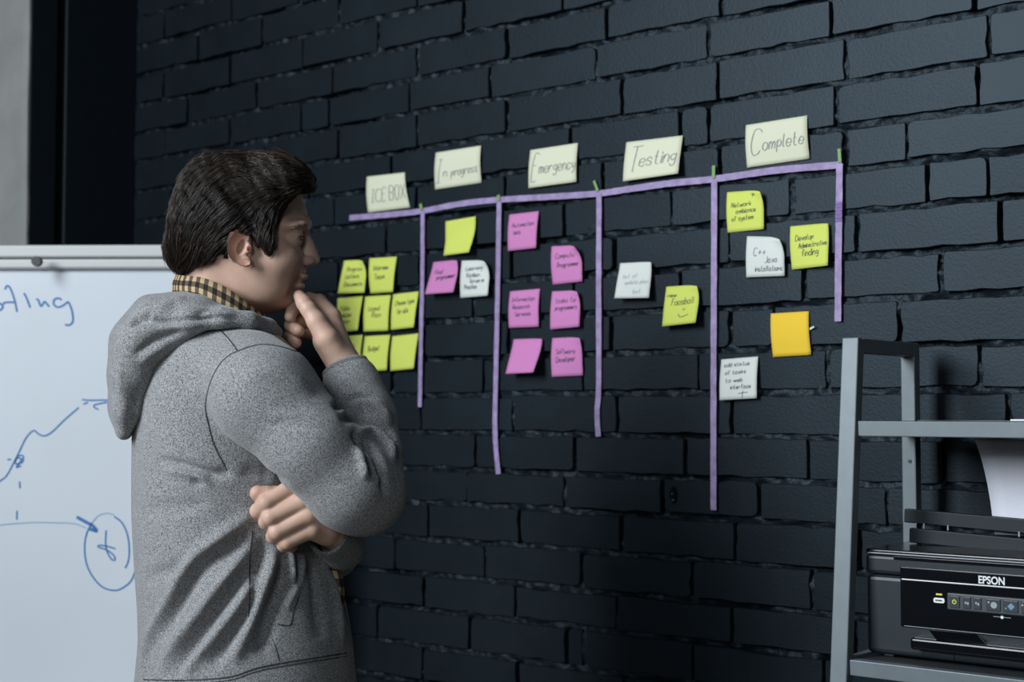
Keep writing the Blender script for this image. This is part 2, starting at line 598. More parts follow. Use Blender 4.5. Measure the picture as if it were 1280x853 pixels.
def sticky(name, c, m, label, lines=(), curl=0.0, pen=.008, ink='pen_ink', group='sticky notes on the brick wall', cat='sticky note', bulge=0.006):
    TL, TR = on_y(*c[0], NOTE_Y), on_y(*c[1], NOTE_Y)
    BR, BL = lift_point(*c[2], TR[0]), lift_point(*c[3], TL[0])
    TL, TR, BR, BL = (np.array(p) for p in (TL, TR, BR, BL))

    def place(u, v, off=0.0):
        s = 1 - v                                  # 0 at the glued top edge
        p = (TL * (1 - u) + TR * u) * (1 - s) + (BL * (1 - u) + BR * u) * s
        e = s * s * (1.6 - .6 * s)                 # stays flat on the wall, then swings out
        line_y = NOTE_Y + ((BL[1] * (1 - u) + BR[1] * u) - NOTE_Y) * e
        y = line_y - bulge * math.sin(math.pi * min(1, s * 1.05)) * .6
        corner = max(0.0, u + v - 1.45) / .55
        y -= curl * corner ** 1.6
        z = p[2] - curl * .35 * corner ** 2
        x = p[0] - curl * .25 * corner ** 2
        return np.array([x, min(y, NOTE_Y) - off, z])
    N = 10
    V, F = [], []
    for side in (0, 1):
        for j in range(N + 1):
            for i in range(N + 1):
                V.append(place(i / N, j / N, .00035 * (1 - side)))
    q = (N + 1)
    for j in range(N):
        for i in range(N):
            a = j * q + i
            F.append((a, a + 1, a + q + 1, a + q))
            b = q * q + a
            F.append((b, b + q, b + q + 1, b + 1))
    rim = [i for i in range(q)] + [j * q + N for j in range(1, q)] + [N * q + i for i in range(N - 1, -1, -1)] + [j * q for j in range(N - 1, 0, -1)]
    for a, b in zip(rim, rim[1:] + rim[:1]):
        F.append((a, a + q * q, b + q * q, b))
    o = mesh(name, V, F, m, smooth=True)
    tag(o, label, cat, group)
    if lines:
        rg = random.Random(int(c[0][0] * 13 + c[0][1]))
        st = []
        for (t, u0, v0, h, w, sl) in lines:
            st += write(t, u0, v0, h if cat == 'card' else h * .74, w, sl, rg)
        st = [[(min(max(a, .02), .98), min(max(b, .02), .98)) for a, b in s] for s in st]
        Vt, Ft = ribbons(st, lambda u, v: place(u, v, .0009), pen)
        mesh('handwriting', Vt, Ft, ink, o)
    return o


G1 = 'column heading cards'
sticky('heading_card', [(458.6, 221), (506, 215.6), (512.5, 259.5), (460, 266)], 'note_cream', 'cream heading card reading ICE BOX', [('ICE', .12, .26, .20, .40, .02), ('BOX', .56, .26, .22, .42, .02)],
       pen=.009, ink='pencil', group=G1, cat='card')
sticky('heading_card', [(544.7, 191), (601.3, 182), (601.8, 228.5), (543.8, 237)], 'note_cream', 'cream heading card reading In progress',
       [('I', .04, .16, .36, .13, 0), ('n', .20, .30, .14, .10, 0), ('progress', .37, .28, .13, .58, .06)], pen=.008, ink='pencil', group=G1, cat='card')
sticky('heading_card', [(663, 187.8), (722.5, 178.7), (720.3, 227.4), (660.7, 235.3)], 'note_cream', 'cream heading card reading Emergency',
       [('E', .06, .18, .38, .14, 0), ('mergency', .22, .34, .17, .78, 0.0)], pen=.008, ink='pencil', group=G1, cat='card')
sticky('heading_card', [(783, 178), (853.5, 169.4), (847.5, 217), (778.6, 226.8)], 'note_cream', 'cream heading card reading Testing',
       [('T', .07, .22, .36, .26, 0), ('esting', .28, .32, .20, .68, .04)], pen=.009, ink='pencil', group=G1, cat='card')
sticky('heading_card', [(932.5, 156.6), (1009, 144.4), (1012, 198.4), (934, 209.7)], 'note_cream', 'cream heading card reading Complete',
       [('C', .08, .28, .33, .20, 0), ('omplete', .28, .34, .17, .68, .03)], pen=.008, ink='pencil', group=G1, cat='card')

G = 'sticky notes on the brick wall'
L3 = lambda a, b, c: [(a, .20, .66, .10, .62, .02), (b, .20, .44, .10, .55, .02), (c, .20, .20, .10, .72, .02)]
sticky('sticky_note', [(430, 326), (461, 324.5), (455.3, 366), (422, 367)], 'note_green', 'green sticky note with three written lines and a curled corner under ICE BOX', L3('Program', 'Letters', 'Documents'), curl=.016)
sticky('sticky_note', [(462, 323), (496, 321), (491, 365), (463, 367)], 'note_green', 'green sticky note reading Interview Team in the top row under ICE BOX', [('Interview', .18, .64, .10, .58, .03), ('Team', .22, .38, .11, .42, .03)])
sticky('sticky_note', [(422, 373), (453.5, 370), (447, 413), (424, 416)], 'note_green', 'green sticky note with three short lines right beside the raised hand', [('Public', .16, .62, .10, .42, 0), ('relation', .18, .42, .10, .46, 0), ('plan', .24, .24, .10, .34, 0)])
sticky('sticky_note', [(456.6, 371), (488.5, 369), (485, 413.5), (454.4, 414.6)], 'note_green', 'green sticky note reading Layout Plan, middle of the middle row under ICE BOX', [('Layout', .20, .58, .10, .48, .03), ('Plan', .34, .38, .11, .38, .03)])
sticky('sticky_note', [(491.5, 368), (523.4, 364.4), (517, 409.4), (488.5, 412.6)], 'note_green', 'green sticky note reading Choose type for site, touching the purple tape', [('Choose type', .14, .66, .10, .76, .05), ('for site', .24, .42, .11, .46, .04)])
sticky('sticky_note', [(422, 421), (453.4, 418.8), (450, 460), (421, 463)], 'note_green', 'green sticky note half hidden behind the raised wrist', [('Offer', .45, .62, .10, .30, 0)])
sticky('sticky_note', [(456, 420.6), (487.8, 418.8), (483.4, 462.8), (453, 465)], 'note_green', 'green sticky note reading Budget in the bottom row under ICE BOX', [('Budget', .20, .56, .11, .48, .04)])
sticky('sticky_note', [(490.4, 420.6), (523, 417), (517, 461), (488, 464)], 'note_green', 'blank green sticky note in the bottom row under ICE BOX')
sticky('sticky_note', [(557, 277), (594.6, 270.5), (586, 315.5), (554.5, 319.8)], 'note_lime', 'blank green sticky note under In progress, above a pink and a white one', bulge=-.004)
sticky('sticky_note', [(541.6, 328), (576, 324.2), (566.5, 365.5), (531, 368)], 'note_pink', 'pink sticky note under In progress, lifting off the wall beside a white one', [('Find', .16, .60, .11, .28, .02), ('programmer', .28, .42, .11, .66, .06)], curl=.010)
sticky('sticky_note', [(577.3, 326), (615, 325), (609.4, 369.7), (575.4, 372.5)], 'note_white', 'white sticky note with four lines of handwriting under In progress',
       [('Learning', .18, .72, .085, .58, .05), ('Kanban', .22, .54, .085, .46, .02), ('Scrum in', .34, .38, .085, .50, .02), ('Practice', .16, .22, .085, .44, .02)], curl=.018)
sticky('sticky_note', [(636.7, 268.4), (673.6, 264), (670, 310), (634.9, 314)], 'note_pink', 'topmost pink sticky note under Emergency, reading Automation tests', [('Automation', .14, .62, .09, .76, .02), ('tests', .20, .43, .08, .26, 0)], pen=.0068)
sticky('sticky_note', [(689.5, 308.2), (729.5, 306), (727.8, 352), (691, 356)], 'note_pink', 'pink sticky note with curled corner reading Computer Programmer', [('Computer', .14, .66, .10, .70, .06), ('Programmer', .20, .42, .10, .72, .04)], curl=.022, pen=.0068)
sticky('sticky_note', [(637.6, 364.5), (675, 361), (673.4, 408.6), (636, 410)], 'note_pink', 'pink sticky note with three written lines under Emergency', [('Information', .10, .70, .09, .78, .0), ('Research', .14, .50, .09, .58, .0), ('Services', .22, .30, .09, .54, .02)], pen=.0068)
sticky('sticky_note', [(690.2, 364.5), (728, 362.5), (724, 408.6), (687.8, 412)], 'note_pink', 'pink sticky note reading tasks for programmers', [('tasks for', .16, .68, .10, .72, .0), ('programmers', .16, .48, .10, .74, .02)], curl=.014, pen=.0068)
sticky('sticky_note', [(642, 424.3), (679.5, 423), (666.4, 465.8), (631.9, 467.6)], 'note_pink', 'blank pink sticky note under Emergency, lifting far off the wall', curl=.004)
sticky('sticky_note', [(690.5, 423), (729.5, 421), (728.6, 469.6), (689.7, 471.4)], 'note_pink', 'lowest written pink sticky note, reading Software Developer', [('Software', .16, .58, .10, .62, .0), ('Developer', .16, .36, .11, .64, .04)], curl=.010, pen=.0068)
sticky('sticky_note', [(775.2, 329.3), (816.7, 326.8), (811, 372.5), (768, 373)], 'note_white', 'white sticky note with faint pencil writing under Testing', [('list of', .16, .55, .09, .45, .04), ('update plan', .24, .38, .09, .70, .03), ('bot 7', .52, .12, .10, .34, .04)], ink='icon_grey', pen=.006, curl=.006)
sticky('sticky_note', [(832.9, 358.7), (877, 355.5), (869.4, 403.5), (827.7, 408.3)], 'note_lime', 'green sticky note reading new Foosball with a smiley face', [('new', .08, .72, .08, .27, .02), ('Foosball', .22, .50, .13, .66, .04), ('☺', .44, .16, .22, .36, .0)], curl=.012, pen=.0075)
sticky('sticky_note', [(909, 240.5), (956.5, 237), (954.8, 286.5), (909.7, 291)], 'note_lime', 'green sticky note reading Network ambiance of system with a small cross', [('Network', .14, .60, .09, .54, .05), ('ambiance', .26, .44, .09, .54, .05), ('of system', .14, .26, .09, .60, .04), ('✕', .62, .82, .12, .22, 0)], curl=.014, pen=.0068)
sticky('sticky_note', [(934, 295.5), (982, 296.5), (980.7, 345), (933, 346.8)], 'note_white', 'white sticky note reading C++ Java installations', [('C++', .20, .52, .15, .34, .0), ('Java', .50, .34, .12, .34, .06), ('installations', .24, .13, .10, .72, .02)], curl=.016, pen=.0065)
sticky('sticky_note', [(988, 283.2), (1038, 278.4), (1034.7, 332), (990, 337.3)], 'note_lime', 'green sticky note reading Develop Administrative finding', [('Develop', .14, .64, .10, .48, .05), ('Administrative', .22, .46, .09, .74, .05), ('finding', .30, .27, .12, .46, .05)], curl=.006, pen=.0068)
sticky('sticky_note', [(963.5, 392.2), (1011, 389.2), (1014, 443.8), (966.3, 446.6)], 'note_yellow', 'blank orange yellow sticky note under Complete')
sticky('sticky_note', [(901.8, 449.6), (947.8, 445.8), (945.8, 498), (899.4, 500.5)], 'note_white', 'white sticky note reading add status of tasks to web interface with a cross',
       [('add status', .10, .80, .075, .70, .02), ('of tasks', .14, .61, .075, .58, .02), ('to web', .16, .42, .075, .48, .0), ('interface', .30, .25, .075, .56, .02), ('†', .50, .04, .13, .34, .0)], pen=.0068)
sc = [on_y(1012, 410, -.006), on_y(1017, 407.5, -.011), on_y(1018, 409.5, -.011), on_y(1012, 413, -.006)]
sc += [p + np.array([0, .0006, 0]) for p in sc]
tag(mesh('paper_scrap', sc, [(0, 1, 2, 3), (4, 7, 6, 5), (0, 4, 5, 1), (1, 5, 6, 2), (2, 6, 7, 3), (3, 7, 4, 0)], 'note_white'),
    'tiny white scrap of paper sticking out beside the orange yellow note', 'paper')

# ================================================================== flip chart whiteboard
BD = 3.02
bc = P(60, 620, BD)
ang = YAW - R(1.2)
BRx = np.array([math.cos(ang), math.sin(ang), 0.0])          # along the board
BF = np.array([-math.sin(ang), math.cos(ang), 0.0])          # away from the viewer
z_top = P(110, 305, BD)[2]
B_W, B_H = .80, 1.02
right_edge = P(322, 600, BD)
b_org = right_edge - BRx * B_W
b_org[2] = z_top - B_H
brot = Matrix(((BRx[0], BF[0], 0), (BRx[1], BF[1], 0), (0, 0, 1)))
wb = empty('whiteboard', b_org + BRx * B_W / 2 - np.array([0, 0, b_org[2]]))
tag(wb, 'white flip chart board with blue marker graph, standing behind the person', 'whiteboard')


def bp(u, v, w=0.0):
    """u along, v up from the lower edge, w towards the viewer (metres)."""
    return b_org + BRx * u + np.array([0, 0, v]) - BF * w


def bbox(name, u0, u1, v0, v1, w0, w1, m, bevel=.002, parent=wb, seg=2):
    c = bp((u0 + u1) / 2, (v0 + v1) / 2, (w0 + w1) / 2)
    o = box(name, c, (u1 - u0, abs(w1 - w0), v1 - v0), m, None, brot, bevel, seg)
    return keep(o, parent) if parent is wb else o


bbox('panel', .006, B_W - .006, .01, B_H - .03, -.018, .0, 'board_white', .001)
bar = bbox('clamp_bar', -.004, B_W + .004, B_H - .052, B_H - .029, -.004, .014, 'board_metal', .006, seg=3)
lip = bbox('top_rail', -.006, B_W + .006, B_H - .028, B_H, -.024, .018, 'board_metal', .005, seg=3)
bbox('side_rail', -.008, .008, 0, B_H - .03, -.02, .004, 'board_metal', .003)
bbox('side_rail', B_W - .008, B_W + .008, 0, B_H - .03, -.02, .004, 'board_metal', .003)
bbox('pen_tray', -.004, B_W + .004, -.02, .012, -.02, .06, 'board_metal', .003)
# knob on the clamp bar
kc = P(46, 327, BD - .02)
bm = bmesh.new()
bmesh.ops.create_cone(bm, segments=24, radius1=.011, radius2=.010, depth=.012, cap_ends=True)
bmesh.ops.transform(bm, matrix=Matrix.Translation(Vector(kc)) @ brot.to_4x4() @ Matrix.Rotation(math.pi / 2, 4, 'X'), verts=bm.verts)
keep(from_bm('knob', bm, 'board_dark'), wb)
for s in (.12, B_W - .12):
    f = bp(s, -b_org[2], .22)
    t = bp(s, .05, -.03)
    d = t - f
    L = np.linalg.norm(d)
    rot = Vector(d).to_track_quat('Z', 'Y').to_matrix()
    keep(box('leg', (f + t) / 2, (.025, .025, L), 'board_metal', None, rot, .003), wb)
f = bp(B_W / 2, -b_org[2], -.40)
t = bp(B_W / 2, B_H - .2, -.035)
keep(box('leg', (f + t) / 2, (.025, .025, float(np.linalg.norm(t - f))), 'board_metal', None, Vector(t - f).to_track_quat('Z', 'Y').to_matrix(), .003), wb)


def board_uv(px, py):
    d = ray(px, py)
    n = BF
    t = ((b_org - CAM) @ n) / (d @ n)
    p = CAM + d * t
    return float((p - b_org) @ BRx), float(p[2] - b_org[2])


def marker(name, strokes, hw, m):
    st = [[board_uv(*p) for p in s] for s in strokes]
    V, F = [], []
    V, F = ribbons(st, lambda u, v: bp(u, v, .0008), hw)
    # ribbons are laid so that they face the viewer
    o = mesh(name, V, F, m)
    return keep(o, wb)


A = lambda ox, oy, k, s: [(ox + float(a.split(',')[0]) / k, oy + float(a.split(',')[1]) / k) for a in s.split()]
k1 = 1097 / 180.0
WR = [
    A(0, 340, k1, '-60,255 -30,228 5,245 22,268 0,292 -45,300 -66,270 -60,255'),
    A(0, 340, k1, '20,250 42,233 110,232'), A(0, 340, k1, '38,135 52,108 72,115 95,165 115,230 130,305'),
    A(0, 340, k1, '183,162 205,205 230,272'), A(0, 340, k1, '275,208 292,215 312,262 338,228 352,238 375,265'),
    A(0, 340, k1, '470,215 450,202 418,208 408,240 432,268 470,262 505,238 522,232 545,285 556,350 550,388 525,406 495,402')]
for grp in ((0,), (1, 2), (3,), (4,), (5,)):
    marker('marker_letter', [WR[i] for i in grp], .0021, 'marker_blue')
k2 = 548 / 180.0
marker('marker_graph', [
    A(0, 480, k2, '-70,420 0,370 25,350 50,305 75,255 100,205 128,178 148,192 170,198 200,182 245,138 300,90'),
    A(0, 480, k2, '312,60 345,63 395,62 436,65'), A(0, 480, k2, '335,70 318,78'), A(0, 480, k2, '436,66 385,74 358,82 362,92 375,98'),
    A(0, 480, k2, '28,288 42,288'),
    A(0, 480, k2, '55,300 70,275 88,275 85,298 60,305 62,285 82,285 75,300 62,318 80,312'),
    A(0, 480, k2, '75,372 76,398'), A(0, 480, k2, '65,483 64,517'),
    A(0, 480, k2, '404,558 402,605 408,640 425,668 438,670 432,652 405,632 375,622 378,615 405,618 440,628'),
    A(0, 480, k2, '435,505 465,530 485,575 492,630 488,675 476,702'),
    A(0, 480, k2, '515,715 495,755 455,783 420,785 385,770 350,730 328,680 322,620 330,570 350,530')], .0016, 'marker_blue')
marker('marker_arrow', [A(0, 480, k2, '292,507 330,528 352,540 368,560 340,552')], .0035, 'marker_blue')
marker('marker_axis', [A(0, 480, k2, '-80,548 0,538 60,532 130,528 200,529 280,532 330,550'), A(0, 480, k2, '350,530 375,502 410,493 435,500')], .0011, 'marker_faint')

# ================================================================== ladder shelf by the wall
SX0, SX1 = -.965, -.30            # outer left and right frames (centres)
YB = -.075                        # back legs
Z_TOP = 1.468


def y_front(z):
    return -.285 - (Z_TOP - z) * .105


sh = empty('ladder_shelf', ((SX0 + SX1) / 2, -.22, 0))
tag(sh, 'grey metal ladder shelf holding the printer against the brick wall', 'shelf')
TW_, TD = .027, .022
for X in (SX0, SX1):
    f, t = np.array([X, y_front(0), 0]), np.array([X, y_front(Z_TOP), Z_TOP])
    d = t - f
    rot = Vector(d).to_track_quat('Z', 'Y').to_matrix()
    ax = math.atan2(-(t[1] - f[1]), d[2])
    rot = Matrix.Rotation(ax, 3, 'X')
    keep(box('front_leg', (f + t) / 2, (TW_, TD, float(np.linalg.norm(d))), 'shelf_metal', None, rot, .0018), sh)
    bl = keep(box('back_leg', (X, YB, Z_TOP / 2), (.024, .022, Z_TOP), 'shelf_metal', None, None, .0018), sh)
    if X == SX0:
        bm = bmesh.new()
        bmesh.ops.create_cone(bm, segments=16, radius1=.0032, radius2=.0028, depth=.003, cap_ends=True)
        hp = on_y(1140, 577, YB - .0115)
        bmesh.ops.transform(bm, matrix=Matrix.Translation(Vector((X + .002, hp[1], hp[2]))) @ Matrix.Rotation(math.pi / 2, 4, 'X'), verts=bm.verts)
        h = from_bm('screw_hole', bm, 'board_dark')
        h.parent = bl
    keep(box('top_bar', (X, (y_front(Z_TOP) + YB) / 2, Z_TOP - .011), (TW_ * .9, YB - y_front(Z_TOP) - .02, .022), 'shelf_metal', None, None, .0015), sh)
zs_hi, zs_lo = 1.342, .990
for z, hgt in ((zs_hi, .023), (zs_lo, .023), (.62, .023), (.25, .023)):
    yf = y_front(z) + .004
    x0, x1 = SX0 + TW_ / 2, SX1 - TW_ / 2
    keep(box('front_rail', ((x0 + x1) / 2, yf, z - hgt / 2), (x1 - x0, .018, hgt), 'shelf_metal', None, None, .0014), sh)
    keep(box('back_rail', ((x0 + x1) / 2, YB, z - hgt / 2), (x1 - x0, .016, hgt), 'shelf_metal', None, None, .0014), sh)
    keep(box('shelf_board', ((x0 + x1) / 2, (yf + YB) / 2, z - .007), (x1 - x0 - .002, YB - yf - .018, .012), 'shelf_board', None, None, .001), sh)
    for X in (SX0, SX1):
        keep(box('side_rail', (X, (yf + YB) / 2, z - hgt / 2), (.014, YB - yf - .026, hgt - .002), 'shelf_metal', None, None, .001), sh)

# ================================================================== printer
PX0, PX1 = -.948, -.558
PY0, PY1 = -.288, -.112           # front, back
PZ0 = zs_lo + .004
PZ1 = 1.148
pr = empty('printer', ((PX0 + PX1) / 2, (PY0 + PY1) / 2, zs_lo))
tag(pr, 'black inkjet printer scanner with glossy control panel on the metal shelf', 'printer')


def pbox(name, x0, x1, y0, y1, z0, z1, m, bevel=.002, seg=2, parent=pr):
    o = box(name, ((x0 + x1) / 2, (y0 + y1) / 2, (z0 + z1) / 2), (x1 - x0, y1 - y0, z1 - z0), m, None, None, bevel, seg)
    return keep(o, pr) if parent is pr else sub(o, parent)


def sub(o, parent):
    """child of a part whose own origin is the world origin."""
    o.parent = parent
    return o


zsplit = PZ1 - .036
pbox('body', PX0, PX1, PY0, PY1, PZ0, zsplit, 'printer_body', .008, 3)
pbox('scanner_housing', PX0 - .0005, PX1 + .0005, PY0 - .0006, PY1, zsplit + .001, PZ1 - .006, 'printer_body', .006, 3)
lid = pbox('lid', PX0, PX1, PY0 + .001, PY1, PZ1 - .006, PZ1 + .002, 'printer_gloss', .003, 3)
pbox('lid_edge', PX0 + .004, PX1 - .004, PY0 - .0015, PY0 + .004, PZ1 - .0050, PZ1 - .0030, 'lid_trim', .0008, 2, lid)
pbox('finger_notch', PX0 + .045, PX1 - .045, PY0 - .0012, PY0 + .004, PZ1 - .0125, PZ1 - .0065, 'printer_gloss', .001, 2, lid)


def ppt(px, py, y=PY0):
    """point of the printer's front plane seen at a pixel."""
    return on_y(px, py, y)


c0, c1 = ppt(1126, 708), ppt(1126, 783)
pan = pbox('control_panel', c0[0], PX1 - .03, PY0 - .004, PY0 + .01, c1[2], c0[2], 'printer_gloss', .0018, 2)
zl = ppt(1130, 724)[2]
pbox('trim_line', c0[0] + .003, PX1 - .033, PY0 - .0048, PY0 - .003, zl - .0009, zl + .0009, 'logo_white', .0003, 1, pan)
pbox('lower_trim', c0[0] + .006, PX1 - .036, PY0 - .0046, PY0 - .003, c1[2] + .0012, c1[2] + .0021, 'icon_grey', .0003, 1, pan)
pbox('upper_trim', c0[0] + .006, PX1 - .036, PY0 - .0044, PY0 - .003, c0[2] - .0022, c0[2] - .0014, 'printer_grey', .0002, 1, pan)
kb0, kb1 = ppt(1184, 741, PY0 - .004), ppt(1184, 762, PY0 - .004)
key_x1 = kb0[0] + .165
kbar = pbox('key_strip', kb0[0], key_x1, PY0 - .0055, PY0 - .003, kb1[2], kb0[2], 'printer_grey', .002, 3)
YK = PY0 - .0055
keys = [(1187, 1200, 'icon_yellow'), (1204, 1214, 'icon_grey'), (1217, 1227, 'icon_grey'), (1233, 1251, 'icon_grey'), (1254, 1273, 'icon_blue'), (1277, 1292, 'icon_grey'), (1296, 1312, 'icon_grey')]
for i, (a, b, m) in enumerate(keys):
    xa, xb = ppt(a, 752, YK)[0], ppt(b, 752, YK)[0]
    zc = (kb0[2] + kb1[2]) / 2
    key = pbox('key', xa, xb, YK - .0015, YK + .001, zc - .0085, zc + .0085, 'printer_key', .001, 2, kbar)
    xm = (xa + xb) / 2
    YI = YK - .0022
    bm = bmesh.new()

    def disc(cx, cz, r0, r1, a0=0, a1=360, n=20):
        vs = []
        for j in range(n + 1):
            t = R(a0 + (a1 - a0) * j / n)
            vs.append((bm.verts.new((cx + r0 * math.cos(t), YI, cz + r0 * math.sin(t))), bm.verts.new((cx + r1 * math.cos(t), YI, cz + r1 * math.sin(t)))))
        for p, q in zip(vs[:-1], vs[1:]):
            bm.faces.new((p[0], q[0], q[1], p[1]))
    if i == 0:
        disc(xm, zc, .0022, .0033, 120, 420)
        bm_box(bm, (xm, YI, zc + .0022), (.001, .0004, .004))
    elif i in (1, 2):
        bm_box(bm, (xm - .0014, YI, zc + (.001 if i == 2 else 0)), (.0025, .0004, .003))
        bm_box(bm, (xm + .0018, YI, zc - .0006), (.0028, .0004, .0036))
    else:
        if i == 4:                                  # diamond shaped start symbol
            disc(xm + .001, zc, .0002, .0052, 0, 360, 4)
            bm_box(bm, (xm - .0062, YI, zc - .003), (.0022, .0004, .0022))
        else:
            disc(xm + .001, zc, .0002, .0046)
            bm_box(bm, (xm - .0064, YI, zc + .0036), (.0026, .0004, .0026))
    sub(from_bm('icon', bm, m), kbar)
# wireless lamp and badge
a, b = ppt(1167, 746, PY0 - .004), ppt(1181, 752, PY0 - .004)
pbox('wireless_badge', a[0], b[0], PY0 - .0052, PY0 - .003, b[2] - .0030, a[2] - .0012, 'logo_white', .0025, 3, pan)
bx0, bx1, bz = a[0], b[0], (a[2] + b[2]) / 2 - .0021
pbox('badge_mark', bx0 + .003, bx1 - .0035, PY0 - .0056, PY0 - .0045, bz - .001, bz + .001, 'printer_key', .0003, 1, pan)
a, b = ppt(1170, 742, PY0 - .004), ppt(1178, 745, PY0 - .004)
pbox('wireless_lamp', a[0], b[0], PY0 - .0052, PY0 - .003, b[2], a[2], 'icon_yellow', .0008, 2, pan)
a, b = ppt(1242, 770, PY0 - .004), ppt(1264, 774, PY0 - .004)
pm = pbox('arrow_mark', a[0], b[0], PY0 - .0052, PY0 - .004, (a[2] + b[2]) / 2 - .0004, (a[2] + b[2]) / 2 + .0004, 'icon_grey', .0002, 1, pan)
bm = bmesh.new()
bmesh.ops.create_cone(bm, segments=16, radius1=.0022, radius2=.0022, depth=.0012, cap_ends=True)
bmesh.ops.transform(bm, matrix=Matrix.Translation(((a[0] + b[0]) / 2, PY0 - .005, (a[2] + b[2]) / 2)) @ Matrix.Rotation(math.pi / 2, 4, 'X'), verts=bm.verts)
sub(from_bm('arrow_dot', bm, 'logo_white'), pan)
# brand lettering
t0, t1 = ppt(1223.5, 732, PY0 - .004), ppt(1256, 721, PY0 - .004)
cu = bpy.data.curves.new('lettering', 'FONT')
cu.body = 'EPSON'
cu.size = 1.0
cu.offset = .022
cu.extrude = .02
to = bpy.data.objects.new('tmp_lettering', cu)
COL.objects.link(to)
dg = bpy.context.evaluated_depsgraph_get()
me = bpy.data.meshes.new_from_object(to.evaluated_get(dg))
bpy.data.objects.remove(to)
co = np.array([v.co[:] for v in me.vertices])
mn, mx_ = co.min(0), co.max(0)
for v in me.vertices:
    u = (v.co.x - mn[0]) / (mx_[0] - mn[0])
    w = (v.co.y - mn[1]) / (mx_[1] - mn[1])
    v.co = (t0[0] + (t1[0] - t0[0]) * u, PY0 - .0046 - v.co.z * .02, t1[2] - .0125 + .0112 * w)
me.materials.clear()
me.materials.append(MATS['logo_white'])
sub(link(bpy.data.objects.new('lettering', me)), pan)
# output tray folded below the panel
ta, tb = ppt(1138, 797, PY0 - .02), ppt(1138, 812, PY0 - .02)
tray = pbox('output_tray', ta[0], PX1 - .05, PY0 - .022, PY0 + .03, tb[2], ta[2], 'printer_gloss', .004, 3)
ga, gb = ppt(1168, 787, PY0 - .006), ppt(1226, 803, PY0 - .014)
q = [ppt(1161, 788, PY0 - .005), ppt(1220, 793, PY0 - .005), ppt(1232, 806, PY0 - .024), ppt(1171, 801, PY0 - .024)]
q2 = [p + np.array([0, .01, -.002]) for p in q]
keep(mesh('tray_flap', q + q2, [(0, 3, 2, 1), (4, 5, 6, 7), (0, 1, 5, 4), (1, 2, 6, 5), (2, 3, 7, 6), (3, 0, 4, 7)], 'printer_gloss'), pr)
pbox('tray_top', ta[0] + .006, PX1 - .056, PY0 - .020, PY0 + .002, ta[2] - .002, ta[2] + .0012, 'printer_grey', .001, 2, tray)
pbox('front_seam', ppt(1192, 818)[0], ppt(1192, 818)[0] + .0012, PY0 - .0006, PY0 + .002, PZ0 + .004, tb[2], 'printer_gloss', .0002, 1)
for fx in (PX0 + .03, PX1 - .03):
    for fy in (PY0 + .02, PY1 - .02):
        pbox('foot', fx - .008, fx + .008, fy - .008, fy + .008, zs_lo, PZ0 + .003, 'board_dark', .001, 1)
# rear paper feeder: two black bars with pins above the lid
tilt = Matrix.Rotation(R(2.3), 3, 'Y')
for (pa, pb, pc, yy, h_, dd) in (((1132, 636), (1132, 653), 0, -.150, .0215, .014), ((1138, 660), (1138, 678), 0, -.172, .021, .012)):
    tl, bl_ = on_y(*pa, yy), on_y(*pb, yy)
    hgt = tl[2] - bl_[2]
    Lb = PX1 - .02 - tl[0]
    c = np.array([tl[0] + Lb / 2, yy, tl[2] - hgt / 2 - math.sin(R(2.3)) * Lb / 2])
    keep(box('feeder_bar', c, (Lb, dd, hgt), 'feeder_black', None, tilt, .0015), pr)
for px, py in ((1145, 657), (1155, 657.5), (1185, 660), (1274, 668)):
    p = on_y(px, py, -.163)
    bm = bmesh.new()
    bmesh.ops.create_cone(bm, segments=12, radius1=.0017, radius2=.0013, depth=.0075, cap_ends=True)
    bmesh.ops.translate(bm, vec=p, verts=bm.verts)
    keep(from_bm('pin', bm, 'chrome'), pr)
lz = on_y(1138, 678, -.172)[2]
pbox('feeder_base', on_y(1140, 670, -.15)[0], PX1 - .02, -.178, PY1 - .004, PZ1 + .001, lz - .008, 'printer_gloss', .002)

# sheet standing in the feeder
ys = -.136
eL = [(1218, 549, .030), (1226, 572, .022), (1233, 600, .012), (1238, 628, .004), (1241, 652, 0.0), (1243, 668, 0.0)]
V, F = [], []
wsheet = .21
NS = 8
left = [on_y(px, py, ys + dy) for px, py, dy in eL]
left = spline(left, 4)
n = len(left)
for th in (0, .0006):
    for p in left:
        for j in range(NS + 1):
            u = j / NS
            bow = .018 * math.sin(math.pi * u) * 0.5
            V.append((p[0] + u * wsheet, p[1] + th + bow * .4, p[2]))
q_ = NS + 1
for i in range(n - 1):
    for j in range(NS):
        a = i * q_ + j
        F.append((a, a + q_, a + q_ + 1, a + 1))
        b = n * q_ + a
        F.append((b, b + 1, b + q_ + 1, b + q_))
rim = [j for j in range(q_)] + [i * q_ + NS for i in range(1, n)] + [(n - 1) * q_ + j for j in range(NS - 1, -1, -1)] + [i * q_ for i in range(n - 2, 0, -1)]
for a, b in zip(rim, rim[1:] + rim[:1]):
    F.append((a, b, b + n * q_, a + n * q_))
tag(mesh('paper_sheet', V, F, 'paper', smooth=True), 'white curved sheet of paper standing in the rear of the printer', 'paper')
pp = on_y(1263, 527, -.27)
tag(box('paper_sheet', (pp[0] + .105, -.185, zs_hi + .0022), (.21, .17, .0026), 'paper'), 'white sheets of paper lying flat on the upper shelf', 'paper')

# ================================================================== the person
PD = 2.15                                   # distance of the head from the camera
_o = P(300, 450, PD)
_h = ray(300, 450).copy()
_h[2] = 0
_h /= np.linalg.norm(_h)
LZ = _h                                     # local z: away from the camera (the person's left)
LX = np.array([_h[1], -_h[0], 0.0])         # local x: the way the person faces
LY = np.array([0, 0, 1.0])
LM = np.stack([LX, LY, LZ], 1)              # columns
PXM = PD / FPX                              # metres per pixel at the head


def L(px, py, d=0.0):
    return LM.T @ (P(px, py, PD + d) - _o)


def to_world(v):
    return np.asarray(v) @ LM.T + _o


